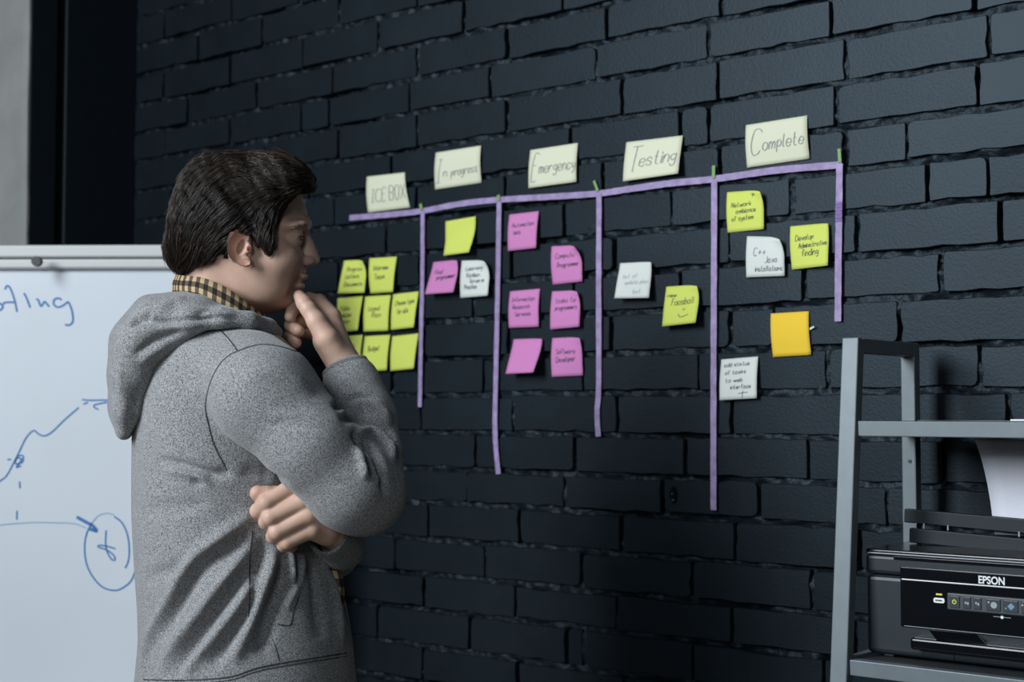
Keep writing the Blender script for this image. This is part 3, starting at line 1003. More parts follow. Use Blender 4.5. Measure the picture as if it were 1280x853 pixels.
def seen_at(p):
    """pixel at which local points are seen."""
    w = to_world(p) - CAM
    cf = w @ _F
    return 640 + FPX * (w @ _R) / cf, 426.5 - FPX * (w @ _U) / cf


# ---------- implicit surfaces
def rcone(p, a, b, ra, rb):
    ba = b - a
    l2 = ba @ ba
    t = np.clip(((p - a) @ ba) / l2, 0, 1)
    q = p - a - t[..., None] * ba
    return np.sqrt((q * q).sum(-1)) - (ra + (rb - ra) * t)


def ellip(p, c, r, rot=None):
    q = p - c
    if rot is not None:
        q = q @ rot
    r = np.asarray(r, float)
    k0 = np.sqrt(((q / r) ** 2).sum(-1))
    k1 = np.sqrt(((q / (r * r)) ** 2).sum(-1)) + 1e-9
    return k0 * (k0 - 1) / k1


def smin(a, b, k):
    h = np.clip(.5 + .5 * (b - a) / k, 0, 1)
    return b + (a - b) * h - k * h * (1 - h)


def smax(a, b, k):
    return -smin(-a, -b, k)


def chain(p, pts, k=.008):
    """pts: (px, py, d, radius in pixels)."""
    f = None
    for A_, B_ in zip(pts[:-1], pts[1:]):
        g = rcone(p, L(*A_[:3]), L(*B_[:3]), A_[3] * PXM, B_[3] * PXM)
        f = g if f is None else smin(f, g, k)
    return f


def grid(lo, hi, h):
    ax = [np.arange(lo[i], hi[i] + h, h) for i in range(3)]
    G_ = np.stack(np.meshgrid(*ax, indexing='ij'), -1)
    return G_


def nets(f, lo, h):
    ins = f < 0
    nx_, ny_, nz_ = f.shape
    c = np.zeros((nx_ - 1, ny_ - 1, nz_ - 1), np.int8)
    offs = [(i, j, k) for i in (0, 1) for j in (0, 1) for k in (0, 1)]
    for (i, j, k) in offs:
        c += ins[i:nx_ - 1 + i, j:ny_ - 1 + j, k:nz_ - 1 + k]
    act = (c > 0) & (c < 8)
    ijk = np.argwhere(act)
    ids = -np.ones(act.shape, np.int64)
    ids[act] = np.arange(len(ijk))
    vals = np.stack([f[ijk[:, 0] + o[0], ijk[:, 1] + o[1], ijk[:, 2] + o[2]] for o in offs], 1)
    acc = np.zeros((len(ijk), 3))
    cnt = np.zeros(len(ijk))
    O = np.array(offs, float)
    for a in range(8):
        for b in range(a + 1, 8):
            if abs(O[a] - O[b]).sum() == 1:
                s = (vals[:, a] < 0) != (vals[:, b] < 0)
                t = vals[:, a] / (vals[:, a] - vals[:, b] + 1e-12)
                pt = O[a] + (O[b] - O[a]) * t[:, None]
                acc[s] += pt[s]
                cnt[s] += 1
    V_ = (ijk + acc / cnt[:, None]) * h + np.asarray(lo)
    faces = []
    for ax in range(3):
        u, w = (ax + 1) % 3, (ax + 2) % 3
        sl0 = [slice(None)] * 3
        sl1 = [slice(None)] * 3
        sl0[ax] = slice(0, -1)
        sl1[ax] = slice(1, None)
        A_, B_ = ins[tuple(sl0)], ins[tuple(sl1)]
        e = np.argwhere(A_ != B_)
        ok = (e[:, u] > 0) & (e[:, w] > 0) & (e[:, u] < f.shape[u] - 1) & (e[:, w] < f.shape[w] - 1)
        e = e[ok]
        flip = A_[e[:, 0], e[:, 1], e[:, 2]]

        def cid(du, dw):
            q = e.copy()
            q[:, u] += du
            q[:, w] += dw
            return ids[q[:, 0], q[:, 1], q[:, 2]]
        quad = np.stack([cid(-1, -1), cid(0, -1), cid(0, 0), cid(-1, 0)], 1)
        quad[~flip] = quad[~flip][:, ::-1]
        faces.append(quad)
    return V_, np.concatenate(faces)


def relax(V_, F_, n=1, lam=.5):
    e = np.concatenate([F_[:, [0, 1]], F_[:, [1, 2]], F_[:, [2, 3]], F_[:, [3, 0]]])
    e = np.concatenate([e, e[:, ::-1]])
    for _ in range(n):
        s = np.zeros_like(V_)
        c = np.zeros(len(V_))
        np.add.at(s, e[:, 0], V_[e[:, 1]])
        np.add.at(c, e[:, 0], 1)
        V_ = V_ + lam * (s / np.maximum(c, 1)[:, None] - V_)
    return V_


def normals(V_, F_):
    n = np.cross(V_[F_[:, 2]] - V_[F_[:, 0]], V_[F_[:, 3]] - V_[F_[:, 1]])
    out = np.zeros_like(V_)
    for i in range(4):
        np.add.at(out, F_[:, i], n)
    return out / (np.linalg.norm(out, axis=1)[:, None] + 1e-12)


def add_mesh(name, V_, F_, mats, parent=None, smooth=True, local=True, midx=None):
    W_ = to_world(V_) if local else np.asarray(V_)
    me = bpy.data.meshes.new(name)
    me.vertices.add(len(W_))
    me.vertices.foreach_set('co', W_.astype(np.float32).ravel())
    F_ = np.asarray(F_)
    k = F_.shape[1]
    me.loops.add(F_.size)
    me.loops.foreach_set('vertex_index', F_.astype(np.int32).ravel())
    me.polygons.add(len(F_))
    me.polygons.foreach_set('loop_start', np.arange(0, F_.size, k, dtype=np.int32))
    for m_ in (mats if isinstance(mats, (list, tuple)) else [mats]):
        me.materials.append(MATS[m_])
    if midx is not None:
        me.polygons.foreach_set('material_index', np.asarray(midx, np.int32))
    if smooth:
        me.polygons.foreach_set('use_smooth', np.ones(len(F_), bool))
    me.update(calc_edges=True)
    me.validate()
    return link(bpy.data.objects.new(name, me), parent)


def bounds(pts, pad):
    a = np.array([L(*p) for p in pts])
    return a.min(0) - pad, a.max(0) + pad


from mathutils.bvhtree import BVHTree


def caster(V_, F_):
    bv = BVHTree.FromPolygons([tuple(p) for p in to_world(V_)], [tuple(map(int, q)) for q in F_])

    def cast(px, py):
        d = Vector(ray(px, py)).normalized()
        hit = bv.ray_cast(Vector(CAM), d)
        if hit[0] is None:
            return None
        return LM.T @ (np.array(hit[0]) - _o)
    return cast


# ---------- person materials
def heather(name, lo, hi, scale=620.0, bump=.35):
    m = mat(name, lo, .92, spec=.12, sheen=.25)
    nt = m.node_tree
    b = nt.nodes['Principled BSDF']
    tc = nt.nodes['Texture Coordinate']
    n1 = nt.nodes.new('ShaderNodeTexNoise')
    n1.inputs['Scale'].default_value = scale
    n1.inputs['Detail'].default_value = 2.0
    n1.inputs['Roughness'].default_value = .7
    nt.links.new(tc.outputs['Object'], n1.inputs['Vector'])
    cr = nt.nodes.new('ShaderNodeValToRGB')
    cr.color_ramp.elements[0].position = .39
    cr.color_ramp.elements[0].color = (*lo, 1)
    cr.color_ramp.elements[1].position = .59
    cr.color_ramp.elements[1].color = (*hi, 1)
    nt.links.new(n1.outputs['Fac'], cr.inputs['Fac'])
    nt.links.new(cr.outputs['Color'], b.inputs['Base Color'])
    bp_ = nt.nodes.new('ShaderNodeBump')
    bp_.inputs['Strength'].default_value = bump
    bp_.inputs['Distance'].default_value = .0012
    nt.links.new(n1.outputs['Fac'], bp_.inputs['Height'])
    nt.links.new(bp_.outputs['Normal'], b.inputs['Normal'])
    return m


heather('hoodie_heather', (0.045, 0.0465, 0.049), (0.40, 0.40, 0.405), 760.0)
heather('rib_heather', (0.045, 0.046, 0.048), (0.24, 0.24, 0.24))
mat('seam_shade', (0.035, 0.036, 0.038), .9)  # dark tone stands in for the shade in the seam grooves
mat('skin', (0.56, 0.36, 0.275), .48, spec=.35, noise=(38, .09), bump=(420, .12, .0008), sss=.12)
mat('skin_ear', (0.54, 0.325, 0.25), .5, spec=.3, noise=(38, .06), sss=.15)
mat('lip', (0.34, 0.13, 0.105), .42, spec=.4)
mat('nail', (0.46, 0.25, 0.19), .3, spec=.5)
mat('eye_white', (0.36, 0.33, 0.31), .3)
mat('iris', (0.05, 0.035, 0.025), .15)
mat('hair_base', (0.010, 0.0078, 0.0065), .6, spec=.2)
mat('hair_strand', (0.019, 0.0135, 0.0105), .36, spec=.55)
mat('hair_light', (0.060, 0.041, 0.030), .34, spec=.55)
mat('denim', (0.02, 0.028, 0.045), .85)
mat('shoe_black', (0.015, 0.015, 0.016), .5)
# gingham shirt: the pattern follows the cloth (UV)
m = mat('gingham', (0.4, 0.27, 0.15), .85, spec=.15)
nt = m.node_tree
uv = nt.nodes.new('ShaderNodeUVMap')
sep = nt.nodes.new('ShaderNodeSeparateXYZ')
nt.links.new(uv.outputs['UV'], sep.inputs[0])


def band(sock, node_tree=nt):
    a = node_tree.nodes.new('ShaderNodeMath')
    a.operation = 'FRACT'
    node_tree.links.new(sock, a.inputs[0])
    g = node_tree.nodes.new('ShaderNodeMath')
    g.operation = 'GREATER_THAN'
    g.inputs[1].default_value = .5
    node_tree.links.new(a.outputs[0], g.inputs[0])
    return g.outputs[0]


sm = nt.nodes.new('ShaderNodeMath')
sm.operation = 'ADD'
nt.links.new(band(sep.outputs['X']), sm.inputs[0])
nt.links.new(band(sep.outputs['Y']), sm.inputs[1])
dv = nt.nodes.new('ShaderNodeMath')
dv.operation = 'DIVIDE'
dv.inputs[1].default_value = 2.0
nt.links.new(sm.outputs[0], dv.inputs[0])
cr = nt.nodes.new('ShaderNodeValToRGB')
cr.color_ramp.interpolation = 'CONSTANT'
els = cr.color_ramp.elements
els[0].position, els[0].color = 0.0, (.46, .34, .21, 1)
els[1].position, els[1].color = 0.25, (.11, .078, .048, 1)
e3 = els.new(0.75)
e3.color = (.018, .018, .02, 1)
nt.links.new(dv.outputs[0], cr.inputs['Fac'])
nt.links.new(cr.outputs['Color'], nt.nodes['Principled BSDF'].inputs['Base Color'])

# ---------- head and neck
HH = .0017
lo, hi = bounds([(200, 190, -.095), (405, 425, .095)], .004)
G3 = grid(lo, hi, HH).astype(np.float32)
_c = L(300, 300)


def ys(py):                                   # local height of a pixel row on the head's middle plane
    return L(300, py)[1]


def xs_(px, py=300):
    return L(px, py)[0]


# rows: py, front px (without nose and lips), back px, half width m
rows_ = [(198, 318, 290, .012), (203, 338, 262, .040), (212, 357, 243, .058), (225, 371, 230, .069), (240, 379, 222, .0755), (258, 384, 217, .078), (272, 386.5, 216, .0785),
         (284, 386, 217, .0780), (295, 381.5, 219, .0765), (308, 380.5, 223, .0745), (322, 381, 229, .0715), (334, 381.5, 238, .068), (346, 380, 250, .0635), (358, 376.5, 262, .0585),
         (368, 372, 276, .0535), (378, 369.5, 292, .0465), (386, 362, 312, .035), (392, 350, 330, .014)]
ry = np.array([ys(r[0]) for r in rows_])[::-1]
rf = np.array([xs_(r[1], r[0]) for r in rows_])[::-1]
rb = np.array([xs_(r[2], r[0]) for r in rows_])[::-1]
rw = np.array([r[3] for r in rows_])[::-1]
Y = G3[..., 1]
yl = np.arange(lo[1], hi[1] + HH, HH)


def tab(v):
    t = np.interp(yl, ry, v)
    kk = np.array([1, 3, 6, 7, 6, 3, 1], float)
    return np.convolve(np.pad(t, 3, 'edge'), kk / kk.sum(), 'valid')[:G3.shape[1]].astype(np.float32)[None, :, None]


xf, xb, ww = tab(rf), tab(rb), tab(rw)
cxx, aa = (xf + xb) / 2, np.maximum((xf - xb) / 2, .004)
X_ = (G3[..., 0] - cxx) / aa
front = np.clip(X_, 0, 1)
low = np.clip((ys(300) - Y) / .07, 0, 1)
front2 = np.clip((X_ - .50) / .5, 0, 1)
we = ww * (1 - .08 * front ** 2 - .06 * low * front ** 2 - .30 * front2 ** 2)
Z_ = np.abs(G3[..., 2]) / np.maximum(we, .003)
ex = 2.35 + .15 * np.clip((ys(285) - Y) / .02, 0, 1) * (X_ > 0)
rad = (np.abs(X_) ** ex + Z_ ** ex) ** (1 / ex)
f = (rad - 1) * np.minimum(aa, np.maximum(we, .01)) * .8
top_cut = (Y - ys(200)) * .9
bot_cut = (ys(391) - Y) * .9
f = smax(smax(f, top_cut, .03), bot_cut, .012)
G = G3
Pm = PXM


def near_far(fn):
    return np.minimum(fn(-1), fn(1))


def carve(op, fn, c, r, k):
    """combine a small feature with the head only around itself."""
    global f
    c, m_ = np.asarray(c), r + 3 * k + .006
    i0 = np.maximum(((c - m_ - lo) / HH).astype(int), 0)
    i1 = np.minimum(((c + m_ - lo) / HH).astype(int) + 2, f.shape)
    if (i1 <= i0).any():
        return
    sl = tuple(slice(int(p), int(q)) for p, q in zip(i0, i1))
    d = fn(G[sl])
    f[sl] = op(f[sl], d if op is smin else -d, k)


def both(op, fn, c, r, k):
    """the same on both sides of the face; c at the near side."""
    for s in (-1, 1):
        carve(op, lambda g: fn(g, s), L(c[0], c[1], s * c[2]), r, k)


# neck, jaw corner, chin, cheek bones, brow
f = smin(f, rcone(G, L(284, 335), L(262, 440), .0565, .064), .022)
both(smin, lambda g, s: ellip(g, L(328, 350, s * .040), (.034, .030, .015)), (328, 350, .040), 0.034, .030)
carve(smin, lambda g: ellip(g, L(356, 376), (.014, .011, .020)), L(356, 376), 0.02, .010)
both(smin, lambda g, s: ellip(g, L(350, 322, s * .046), (.024, .018, .014)), (350, 322, .046), 0.024, .030)
both(smin, lambda g, s: ellip(g, L(378, 281, s * .020), (.0095, .0062, .020)), (378, 281, .020), 0.02, .014)
both(smin, lambda g, s: ellip(g, L(363, 283, s * .040), (.013, .007, .012)), (363, 283, .040), 0.013, .016)
# eye sockets
both(smax, lambda g, s: ellip(g, L(387, 298, s * .034), (.0125, .0078, .016)), (387, 298, .034), 0.016, .012)
both(smin, lambda g, s: ellip(g, L(362, 324, s * .018), (.018, .017, .014)), (362, 324, .018), 0.018, .020)
# nose: bridge, tip, wings
carve(smin, lambda g: rcone(g, L(379, 292), L(388.5, 318), .0080, .0100), L(380, 305.0), .036, .008)
carve(smin, lambda g: rcone(g, L(384, 305), L(391, 324.5), .0080, .0086), L(384, 314.75), .036, .007)
carve(smin, lambda g: ellip(g, L(392.2, 325.2), (.0092, .0070, .0080)), L(392.2, 325.2), 0.0092, .005)
both(smin, lambda g, s: ellip(g, L(385, 326.5, s * .0135), (.0098, .0066, .0062)), (385, 326.5, .0135), 0.0098, .005)
both(smax, lambda g, s: ellip(g, L(388.5, 332.5, s * .0075), (.0052, .0030, .0034)), (388.5, 332.5, .0075), 0.0052, .002)
# lips and the hollow under them
carve(smin, lambda g: ellip(g, L(379.5, 346.5), (.0070, .0052, .018)), L(379.5, 346.5), 0.02, .007)
carve(smin, lambda g: ellip(g, L(375.5, 358.0), (.0066, .0054, .016)), L(375.5, 358.0), 0.018, .007)
carve(smax, lambda g: ellip(g, L(384, 353.0), (.0075, .0011, .024)), L(384, 353.0), 0.024, .0022)
carve(smax, lambda g: ellip(g, L(380.5, 367.5), (.009, .0040, .018)), L(380.5, 367.5), 0.018, .007)
# eyelids
both(smin, lambda g, s: ellip(g, L(368.5, 297.5, s * .0290), (.0128, .0115, .0130)), (368.5, 297.5, .0290), 0.0130, .010)
both(smax, lambda g, s: ellip(g, L(380.0, 299.0, s * .0345), (.0100, .0022, .0115)), (380.0, 299.0, .0345), 0.0115, .0015)
# ears


def ear(G, s):
    ez = s * .0765
    rz = Matrix.Rotation(R(-19), 3, 'Z') @ Matrix.Rotation(R(14) * s, 3, 'Y')
    rzz = np.array(rz).T if False else np.array(rz)
    ec = L(299.5, 309, ez)
    disc_ = ellip(G, ec + np.array([0, 0, s * .003]), (.0165, .0250, .0062), rzz)
    rim_ = [(309, 298, s * .079, 2.4), (305, 291.5, s * .083, 2.8), (297, 289, s * .086, 3.0), (289, 292, s * .088, 3.1), (285, 301, s * .089, 3.1), (287, 312, s * .088, 3.0), (293, 322, s * .086, 3.0), (301, 329, s * .083, 3.2)]
    disc_ = smin(disc_, chain(G, rim_, .002), .0035)
    disc_ = smin(disc_, chain(G, [(297, 297, s * .083, 2.2), (293, 306, s * .084, 2.4), (298, 317, s * .083, 2.6)], .002), .003)
    disc_ = smax(disc_, -ellip(G, L(303, 309, s * .088), (.0080, .0135, .0130), rzz), .003)
    disc_ = smin(disc_, ellip(G, L(308, 327.5, s * .079), (.0078, .0078, .0056)), .005)
    disc_ = smin(disc_, ellip(G, L(311.5, 311, s * .078), (.0042, .0066, .0050)), .003)
    return disc_

for s in (-1, 1):
    carve(smin, lambda g: ear(g, s), L(299.5, 309, s * .08), .034, .0035)
V_, F_ = nets(f, lo, HH)
V_ = relax(V_, F_, 1, .4)
# cut the open lower end away inside the collar
body_V, body_F, body_M = [V_], [F_], []
ctr = V_[F_].mean(1)
qx, qy = seen_at(ctr)
mi = np.zeros(len(F_), int)
mi[(qy > 341) & (qy < 363) & (qx > 374) & (np.abs(ctr[:, 2]) < .021) & (qy > 341 + (388 - qx) * .15) & (qx > 372 + np.abs(ctr[:, 2]) * 260)] = 1
mi[(qx > 281) & (qx < 315) & (qy > 287) & (qy < 335) & (ctr[:, 2] < -.0745)] = 2
body_M.append(mi)

# ---------- hands
HF = .0017


def hand(parts, k=.006, extra=None):
    pts = [q[:3] for c in parts for q in c]
    lo_, hi_ = bounds(pts, .030)
    g = grid(lo_, hi_, HF)
    ff = None
    for c in parts:
        q = chain(g, c, .003)
        ff = q if ff is None else smin(ff, q, k)
    v, q = nets(ff, lo_, HF)
    return relax(v, q, 1, .5), q


# raised hand (the person's right): thumb along the chin, fingers curled below it
RH_palm = [[(446, 490, -.030, 23), (430, 455, -.030, 21), (412, 425, -.016, 21)],
           [(428, 452, -.030, 18), (415, 398, -.006, 11.5)], [(426, 450, -.016, 16), (409, 396, .016, 12)], [(424, 452, -.006, 15), (402, 404, .036, 12)], [(424, 456, .002, 14), (398, 416, .050, 11)],
           [(426, 450, -.036, 16), (409, 424, -.042, 15.5), (396, 402, -.040, 12.0)]]
RH_thumb = [(396, 402, -.040, 12.0), (386, 387, -.036, 10.2), (380, 379, -.032, 9.6), (374, 370, -.027, 7.6)]
RH_fingers = [[(415, 396, -.006, 11.5), (399, 377, .004, 9.4), (386, 374, .014, 8.6), (379, 380, .020, 7.6)],
              [(409, 396, .016, 11.5), (384, 383, .016, 9.2), (367, 384, .000, 8.6), (363, 396, -.012, 7.6)],
              [(402, 404, .036, 11.0), (376, 399, .026, 9.0), (364, 407, .002, 8.6), (373, 414, -.014, 7.8)],
              [(398, 416, .050, 10.5), (374, 414, .038, 8.6), (362, 422, .012, 8.0), (370, 429, -.006, 7.2)]]
v, q = hand(RH_palm + [RH_thumb] + RH_fingers, .0045)
body_V.append(v)
body_F.append(q)
body_M.append(np.zeros(len(q), int))
# lower hand (the person's left) gripping the cloth at the side
HDZ = -.176
LH_palm = [[(424, 674, HDZ + .055, 18), (408, 661, HDZ + .030, 17.5), (384, 641, HDZ + .006, 16)],
           [(406, 655, HDZ + .028, 15), (362, 613, HDZ + .008, 11)], [(408, 656, HDZ + .024, 17), (377, 629, HDZ - .001, 12.0)],
           [(408, 662, HDZ + .024, 16), (386, 645, HDZ - .001, 12.0)], [(408, 667, HDZ + .028, 15), (390, 663, HDZ + .004, 11.5)]]
LH_fingers = [[(362, 612, HDZ + .006, 10.8), (333, 629, HDZ - .010, 9.5), (322, 639, HDZ + .004, 8.8), (326, 646, HDZ + .028, 8.6)],
              [(377, 628, HDZ - .003, 10.8), (338, 647, HDZ - .013, 9.5), (333, 653, HDZ + .006, 8.8), (342, 658, HDZ + .028, 8.6)],
              [(386, 644, HDZ - .003, 10.8), (346, 665, HDZ - .012, 9.3), (342, 671, HDZ + .007, 8.6), (352, 674, HDZ + .028, 7.8)],
              [(390, 662, HDZ + .002, 10.0), (359, 678, HDZ - .006, 8.4), (355, 681, HDZ + .010, 8.4), (364, 683, HDZ + .028, 7.6)]]
LH_thumb = [(376, 625, HDZ + .026, 13), (345, 620, HDZ + .016, 11.0), (333, 619, HDZ + .008, 10.2), (322, 617, HDZ + .004, 9.2)]
v, q = hand(LH_palm + LH_fingers + [LH_thumb], .0030)
body_V.append(v)
body_F.append(q)
cx_, cy_ = seen_at(v[q].mean(1))
mi = np.zeros(len(q), int)
mi[(cx_ < 331) & (cy_ < 628) & (cy_ > 604)] = 2
body_M.append(mi)
# the body inside the clothes, from neck to feet, carrying both arms to the hands
gz = -_o[2]                                    # floor in local height


def Lw(px, z, d):
    """pixel column, height above the floor."""
    p = L(px, 600, d)
    p[1] = gz + z
    return p


lo = np.array([-.26, gz + .02, -.28])
hi = np.array([.26, L(300, 400)[1], .30])
g = grid(lo, hi, .010)
f = chain(g, [(262, 425, 0, 52), (272, 470, 0, 70), (285, 560, 0, 88), (292, 690, 0, 84), (296, 800, 0, 84)], .03)
f = smin(f, chain(g, [(285, 480, 0, 60), (312, 482, -.130, 38), (388, 556, -.175, 32), (438, 604, -.155, 30), (450, 522, -.07, 26), (441, 482, -.034, 22)], .02), .03)
f = smin(f, chain(g, [(285, 480, 0, 60), (310, 485, .145, 46), (396, 688, .17, 32), (412, 687, .06, 23), (424, 673, HDZ + .055, 19)], .02), .03)
for s in (-1, 1):
    f = smin(f, rcone(g, Lw(296, .92, s * .085), Lw(300, .50, s * .095), .085, .056), .03)
    f = smin(f, rcone(g, Lw(300, .50, s * .095), Lw(290, .09, s * .10), .054, .036), .02)
    f = smin(f, rcone(g, Lw(290, .07, s * .10), Lw(400, .045, s * .11), .036, .028), .02)
v, q = nets(f, lo, .010)
v = relax(v, q, 1)
body_V.append(v)
body_F.append(q)
body_M.append(np.zeros(len(q), int))
off = np.cumsum([0] + [len(v) for v in body_V[:-1]])
person = add_mesh('person', np.concatenate(body_V), np.concatenate([q + o for q, o in zip(body_F, off)]), ['skin', 'lip', 'skin_ear'], midx=np.concatenate(body_M))
tag(person, 'person in grey hoodie holding chin, studying the notes on the wall', 'person')

# eyes
for s in (-1, 1):
    bm = bmesh.new()
    bmesh.ops.create_uvsphere(bm, u_segments=24, v_segments=16, radius=.0110)
    bmesh.ops.translate(bm, vec=to_world(L(368.5, 298, s * .0290)), verts=bm.verts)
    e = from_bm('eye', bm, 'eye_white', person, True)
    bm = bmesh.new()
    bmesh.ops.create_uvsphere(bm, u_segments=20, v_segments=12, radius=.0068)
    bmesh.ops.translate(bm, vec=to_world(L(368.5, 298.6, s * .0290) + np.array([.0046, -.0004, s * .0016])), verts=bm.verts)
    from_bm('iris', bm, 'iris', e, True)


_TF = {}


def tube_local(pts, radii, n=6):
    """tapered tube through local points."""
    pts = np.asarray(pts, float)
    m_ = len(pts)
    t = np.gradient(pts, axis=0)
    t /= np.linalg.norm(t, axis=1)[:, None] + 1e-12
    a = np.cross(t, np.array([.3, .2, 1.0]))
    a /= np.linalg.norm(a, axis=1)[:, None] + 1e-12
    b = np.cross(t, a)
    w = 2 * np.pi * np.arange(n) / n
    V = pts[:, None] + (a[:, None] * np.cos(w)[None, :, None] + b[:, None] * np.sin(w)[None, :, None]) * np.asarray(radii)[:, None, None]
    if (m_, n) not in _TF:
        _TF[m_, n] = np.array([(i * n + k, i * n + (k + 1) % n, (i + 1) * n + (k + 1) % n, (i + 1) * n + k) for i in range(m_ - 1) for k in range(n)])
    return V.reshape(-1, 3), _TF[m_, n]


# ---------- hair: combed-back volume with strands laid over it
HAIR = [(396, 232), (393, 222), (385, 211), (373, 202), (359, 193), (335, 188), (315, 186.5), (290, 187), (270, 189.5), (253, 195), (238, 205), (225, 221), (218.5, 241), (214, 262), (211, 285),
        (208, 301), (207, 318), (211, 331), (222, 341), (236, 345), (244, 337), (253, 332), (266, 327), (279, 314), (284, 325), (290, 320), (285, 305), (284.5, 296), (290, 288.5), (300, 289),
        (310, 296), (318, 303), (322, 312), (326, 308), (331, 316.5), (340, 318), (343.5, 305), (345.5, 285), (351, 268), (358, 253), (370, 243.5), (380, 239), (390, 238.5)]
lo, hi = bounds([(200, 182, -.105), (402, 350, .105)], .004)
HS = .0021
g = grid(lo, hi, HS)
sx, sy = seen_at(g)
poly = np.array(HAIR, float)
d2 = np.full(sx.shape, 1e9)
inside = np.zeros(sx.shape, bool)
for (x0, y0), (x1, y1) in zip(poly, np.roll(poly, -1, 0)):
    ex, ey = x1 - x0, y1 - y0
    t = np.clip(((sx - x0) * ex + (sy - y0) * ey) / (ex * ex + ey * ey), 0, 1)
    d2 = np.minimum(d2, (sx - x0 - t * ex) ** 2 + (sy - y0 - t * ey) ** 2)
    cond = (y0 > sy) != (y1 > sy)
    with np.errstate(divide='ignore', invalid='ignore'):
        inside ^= cond & (sx < (x1 - x0) * (sy - y0) / (y1 - y0 + 1e-9) + x0)
pd = np.sqrt(d2) * np.where(inside, -1, 1) * PXM
cap = ellip(g, L(297, 268, 0), (.128, .098, .0865))
cap = smin(cap, ellip(g, L(250, 300, 0), (.060, .062, .074)), .03)
cap = smin(cap, ellip(g, L(350, 232, 0), (.058, .046, .068)), .03)
cap = smin(cap, near_far(lambda s: ellip(g, L(333, 290, s * .066), (.020, .042, .0125))), .010)
# the side view's outline rounds over towards the middle of the head
hair_f = smax(cap, pd, .010)
wu, wv = g[..., 0] * .62 - g[..., 1] * .78, g[..., 0] * .78 + g[..., 1] * .62
wave = .0095 * (fbm(wv * 62 + g[..., 2] * 25, wu * 24 + g[..., 2] * 12, 5) - .5) + .0035 * (fbm(wv * 210 - g[..., 2] * 60, wu * 40, 9, 2) - .5)
hv, hq = nets(hair_f + wave, lo, HS)
hv = relax(hv, hq, 1)
hair = add_mesh('hair', hv, hq, 'hair_base', person)
hair['label'] = 'dark brown hair combed back over the ears'
hn = normals(hv, hq)
from mathutils import kdtree
kd = kdtree.KDTree(len(hv))
for i, p in enumerate(hv):
    kd.insert(p, i)
kd.balance()
hrg = np.random.RandomState(4)


def flow(p):
    """combing direction (local) at points of the hair."""
    qx, qy = seen_at(p)
    t = np.clip((330 - qx) / 110, 0, 1)              # 0 at the front, 1 at the back
    low_ = np.clip((qy - 215) / 90, 0, 1)
    d = np.stack([-.95 + .45 * t, -.10 - .75 * t - .35 * low_, 0 * t], 1)
    d[(qx > 300) & (qy > 250)] = (-.60, -.62, 0)
    d[(qx > 318) & (qy > 262)] = (-.22, -1.0, 0)     # side burn
    d[qy > 312] = (-.50, -.85, 0)                    # neck: ends flick back
    return d


strands = {'hair_strand': ([], []), 'hair_light': ([], [])}
vis = np.where((hn[:, 1] > -.75))[0]
NSR, ST, NST = 7500, .0046, 9
pick = hrg.choice(vis, NSR)
pos = hv[pick].copy()
clump = fbm(hv[pick, 0] * 70 + hv[pick, 2] * 40, hv[pick, 1] * 70, 3, 2) - .5
swirl = clump * 2.4 + hrg.normal(0, .16, NSR)
base_off = hrg.uniform(-.0008, .0030, NSR)
curl_ = .2 + 2.6 * hrg.rand(NSR) ** 4
trail = []
dprev = None
for s in range(NST):
    js = np.array([kd.find(p)[1] for p in pos])
    n_, q = hn[js], hv[js]
    d = flow(pos) + np.stack([swirl * .6, swirl * .8, 0 * swirl], 1)
    d -= n_ * (d * n_).sum(1)[:, None]
    d /= np.linalg.norm(d, axis=1)[:, None] + 1e-9
    if dprev is not None:
        d = .5 * d + .5 * dprev
    dprev = d
    pp_ = pos - n_ * ((pos - q) * n_).sum(1)[:, None]
    trail.append(pp_ + n_ * (base_off + .0030 * (s / NST) ** 2 * curl_)[:, None])
    pos = pp_ + d * ST
trail = np.stack(trail, 1)
for i in range(NSR):
    n_k = hrg.randint(5, NST + 1)
    pts = trail[i, :n_k]
    r0 = hrg.uniform(.00030, .0007)
    rad_ = [r0 * (1 - (k / (n_k - 1)) ** 2 * .85) for k in range(n_k)]
    V, F = tube_local(pts, rad_, 3)
    key = 'hair_light' if (hrg.rand() < .16 + .7 * max(0, clump[i])) else 'hair_strand'
    strands[key][0].append(V)
    strands[key][1].append(F)
for key, (vv, ff) in strands.items():
    offs = np.cumsum([0] + [len(a) for a in vv[:-1]])
    o = add_mesh('hair_strands', np.concatenate(vv), np.concatenate([np.array(q) + k for q, k in zip(ff, offs)]), key, hair)
    o['kind'] = 'stuff'
# eyebrows and lashes
face_cast = caster(body_V[0], body_F[0])
for s in (-1, 1):
    V_all, F_all, o = [], [], 0
    for k in range(80):
        t = hrg.rand()
        by = 286.5 - 3.5 * math.sin(t * 2.2) + hrg.uniform(-2.4, 2.4)
        a = face_cast(364 + 24 * t ** .8, by)
        if a is None:
            continue
        a = a * np.array([1, 1, -s]) if s > 0 else a
        a = a + np.array([.0005, 0, s * .0005])
        b = a + np.array([-.0062, .0012 + hrg.uniform(-.0012, .0012), s * .0024 * t])
        V, F = tube_local([a, (a + b) / 2 + np.array([0, .0003, s * .0005]), b], [.00026, .00024, .0001], 3)
        V_all.append(V)
        F_all.append(np.array(F) + o)
        o += len(V)
    add_mesh('eyebrow', np.concatenate(V_all), np.concatenate(F_all), 'hair_strand', person)['kind'] = 'stuff'
    lash = []
    for t in np.linspace(0, 1, 8):
        lash.append(L(369, 297.2 - 1.4 * math.sin(t * math.pi), s * .0290) + np.array([.0128 * math.sin(R(20 + 80 * t)), 0, s * .0132 * math.cos(R(20 + 80 * t))]))
    V, F = tube_local(lash, [.0007] * 8, 5)
    add_mesh('eyelash', V, F, 'hair_base', person)

# ================================================================== clothes


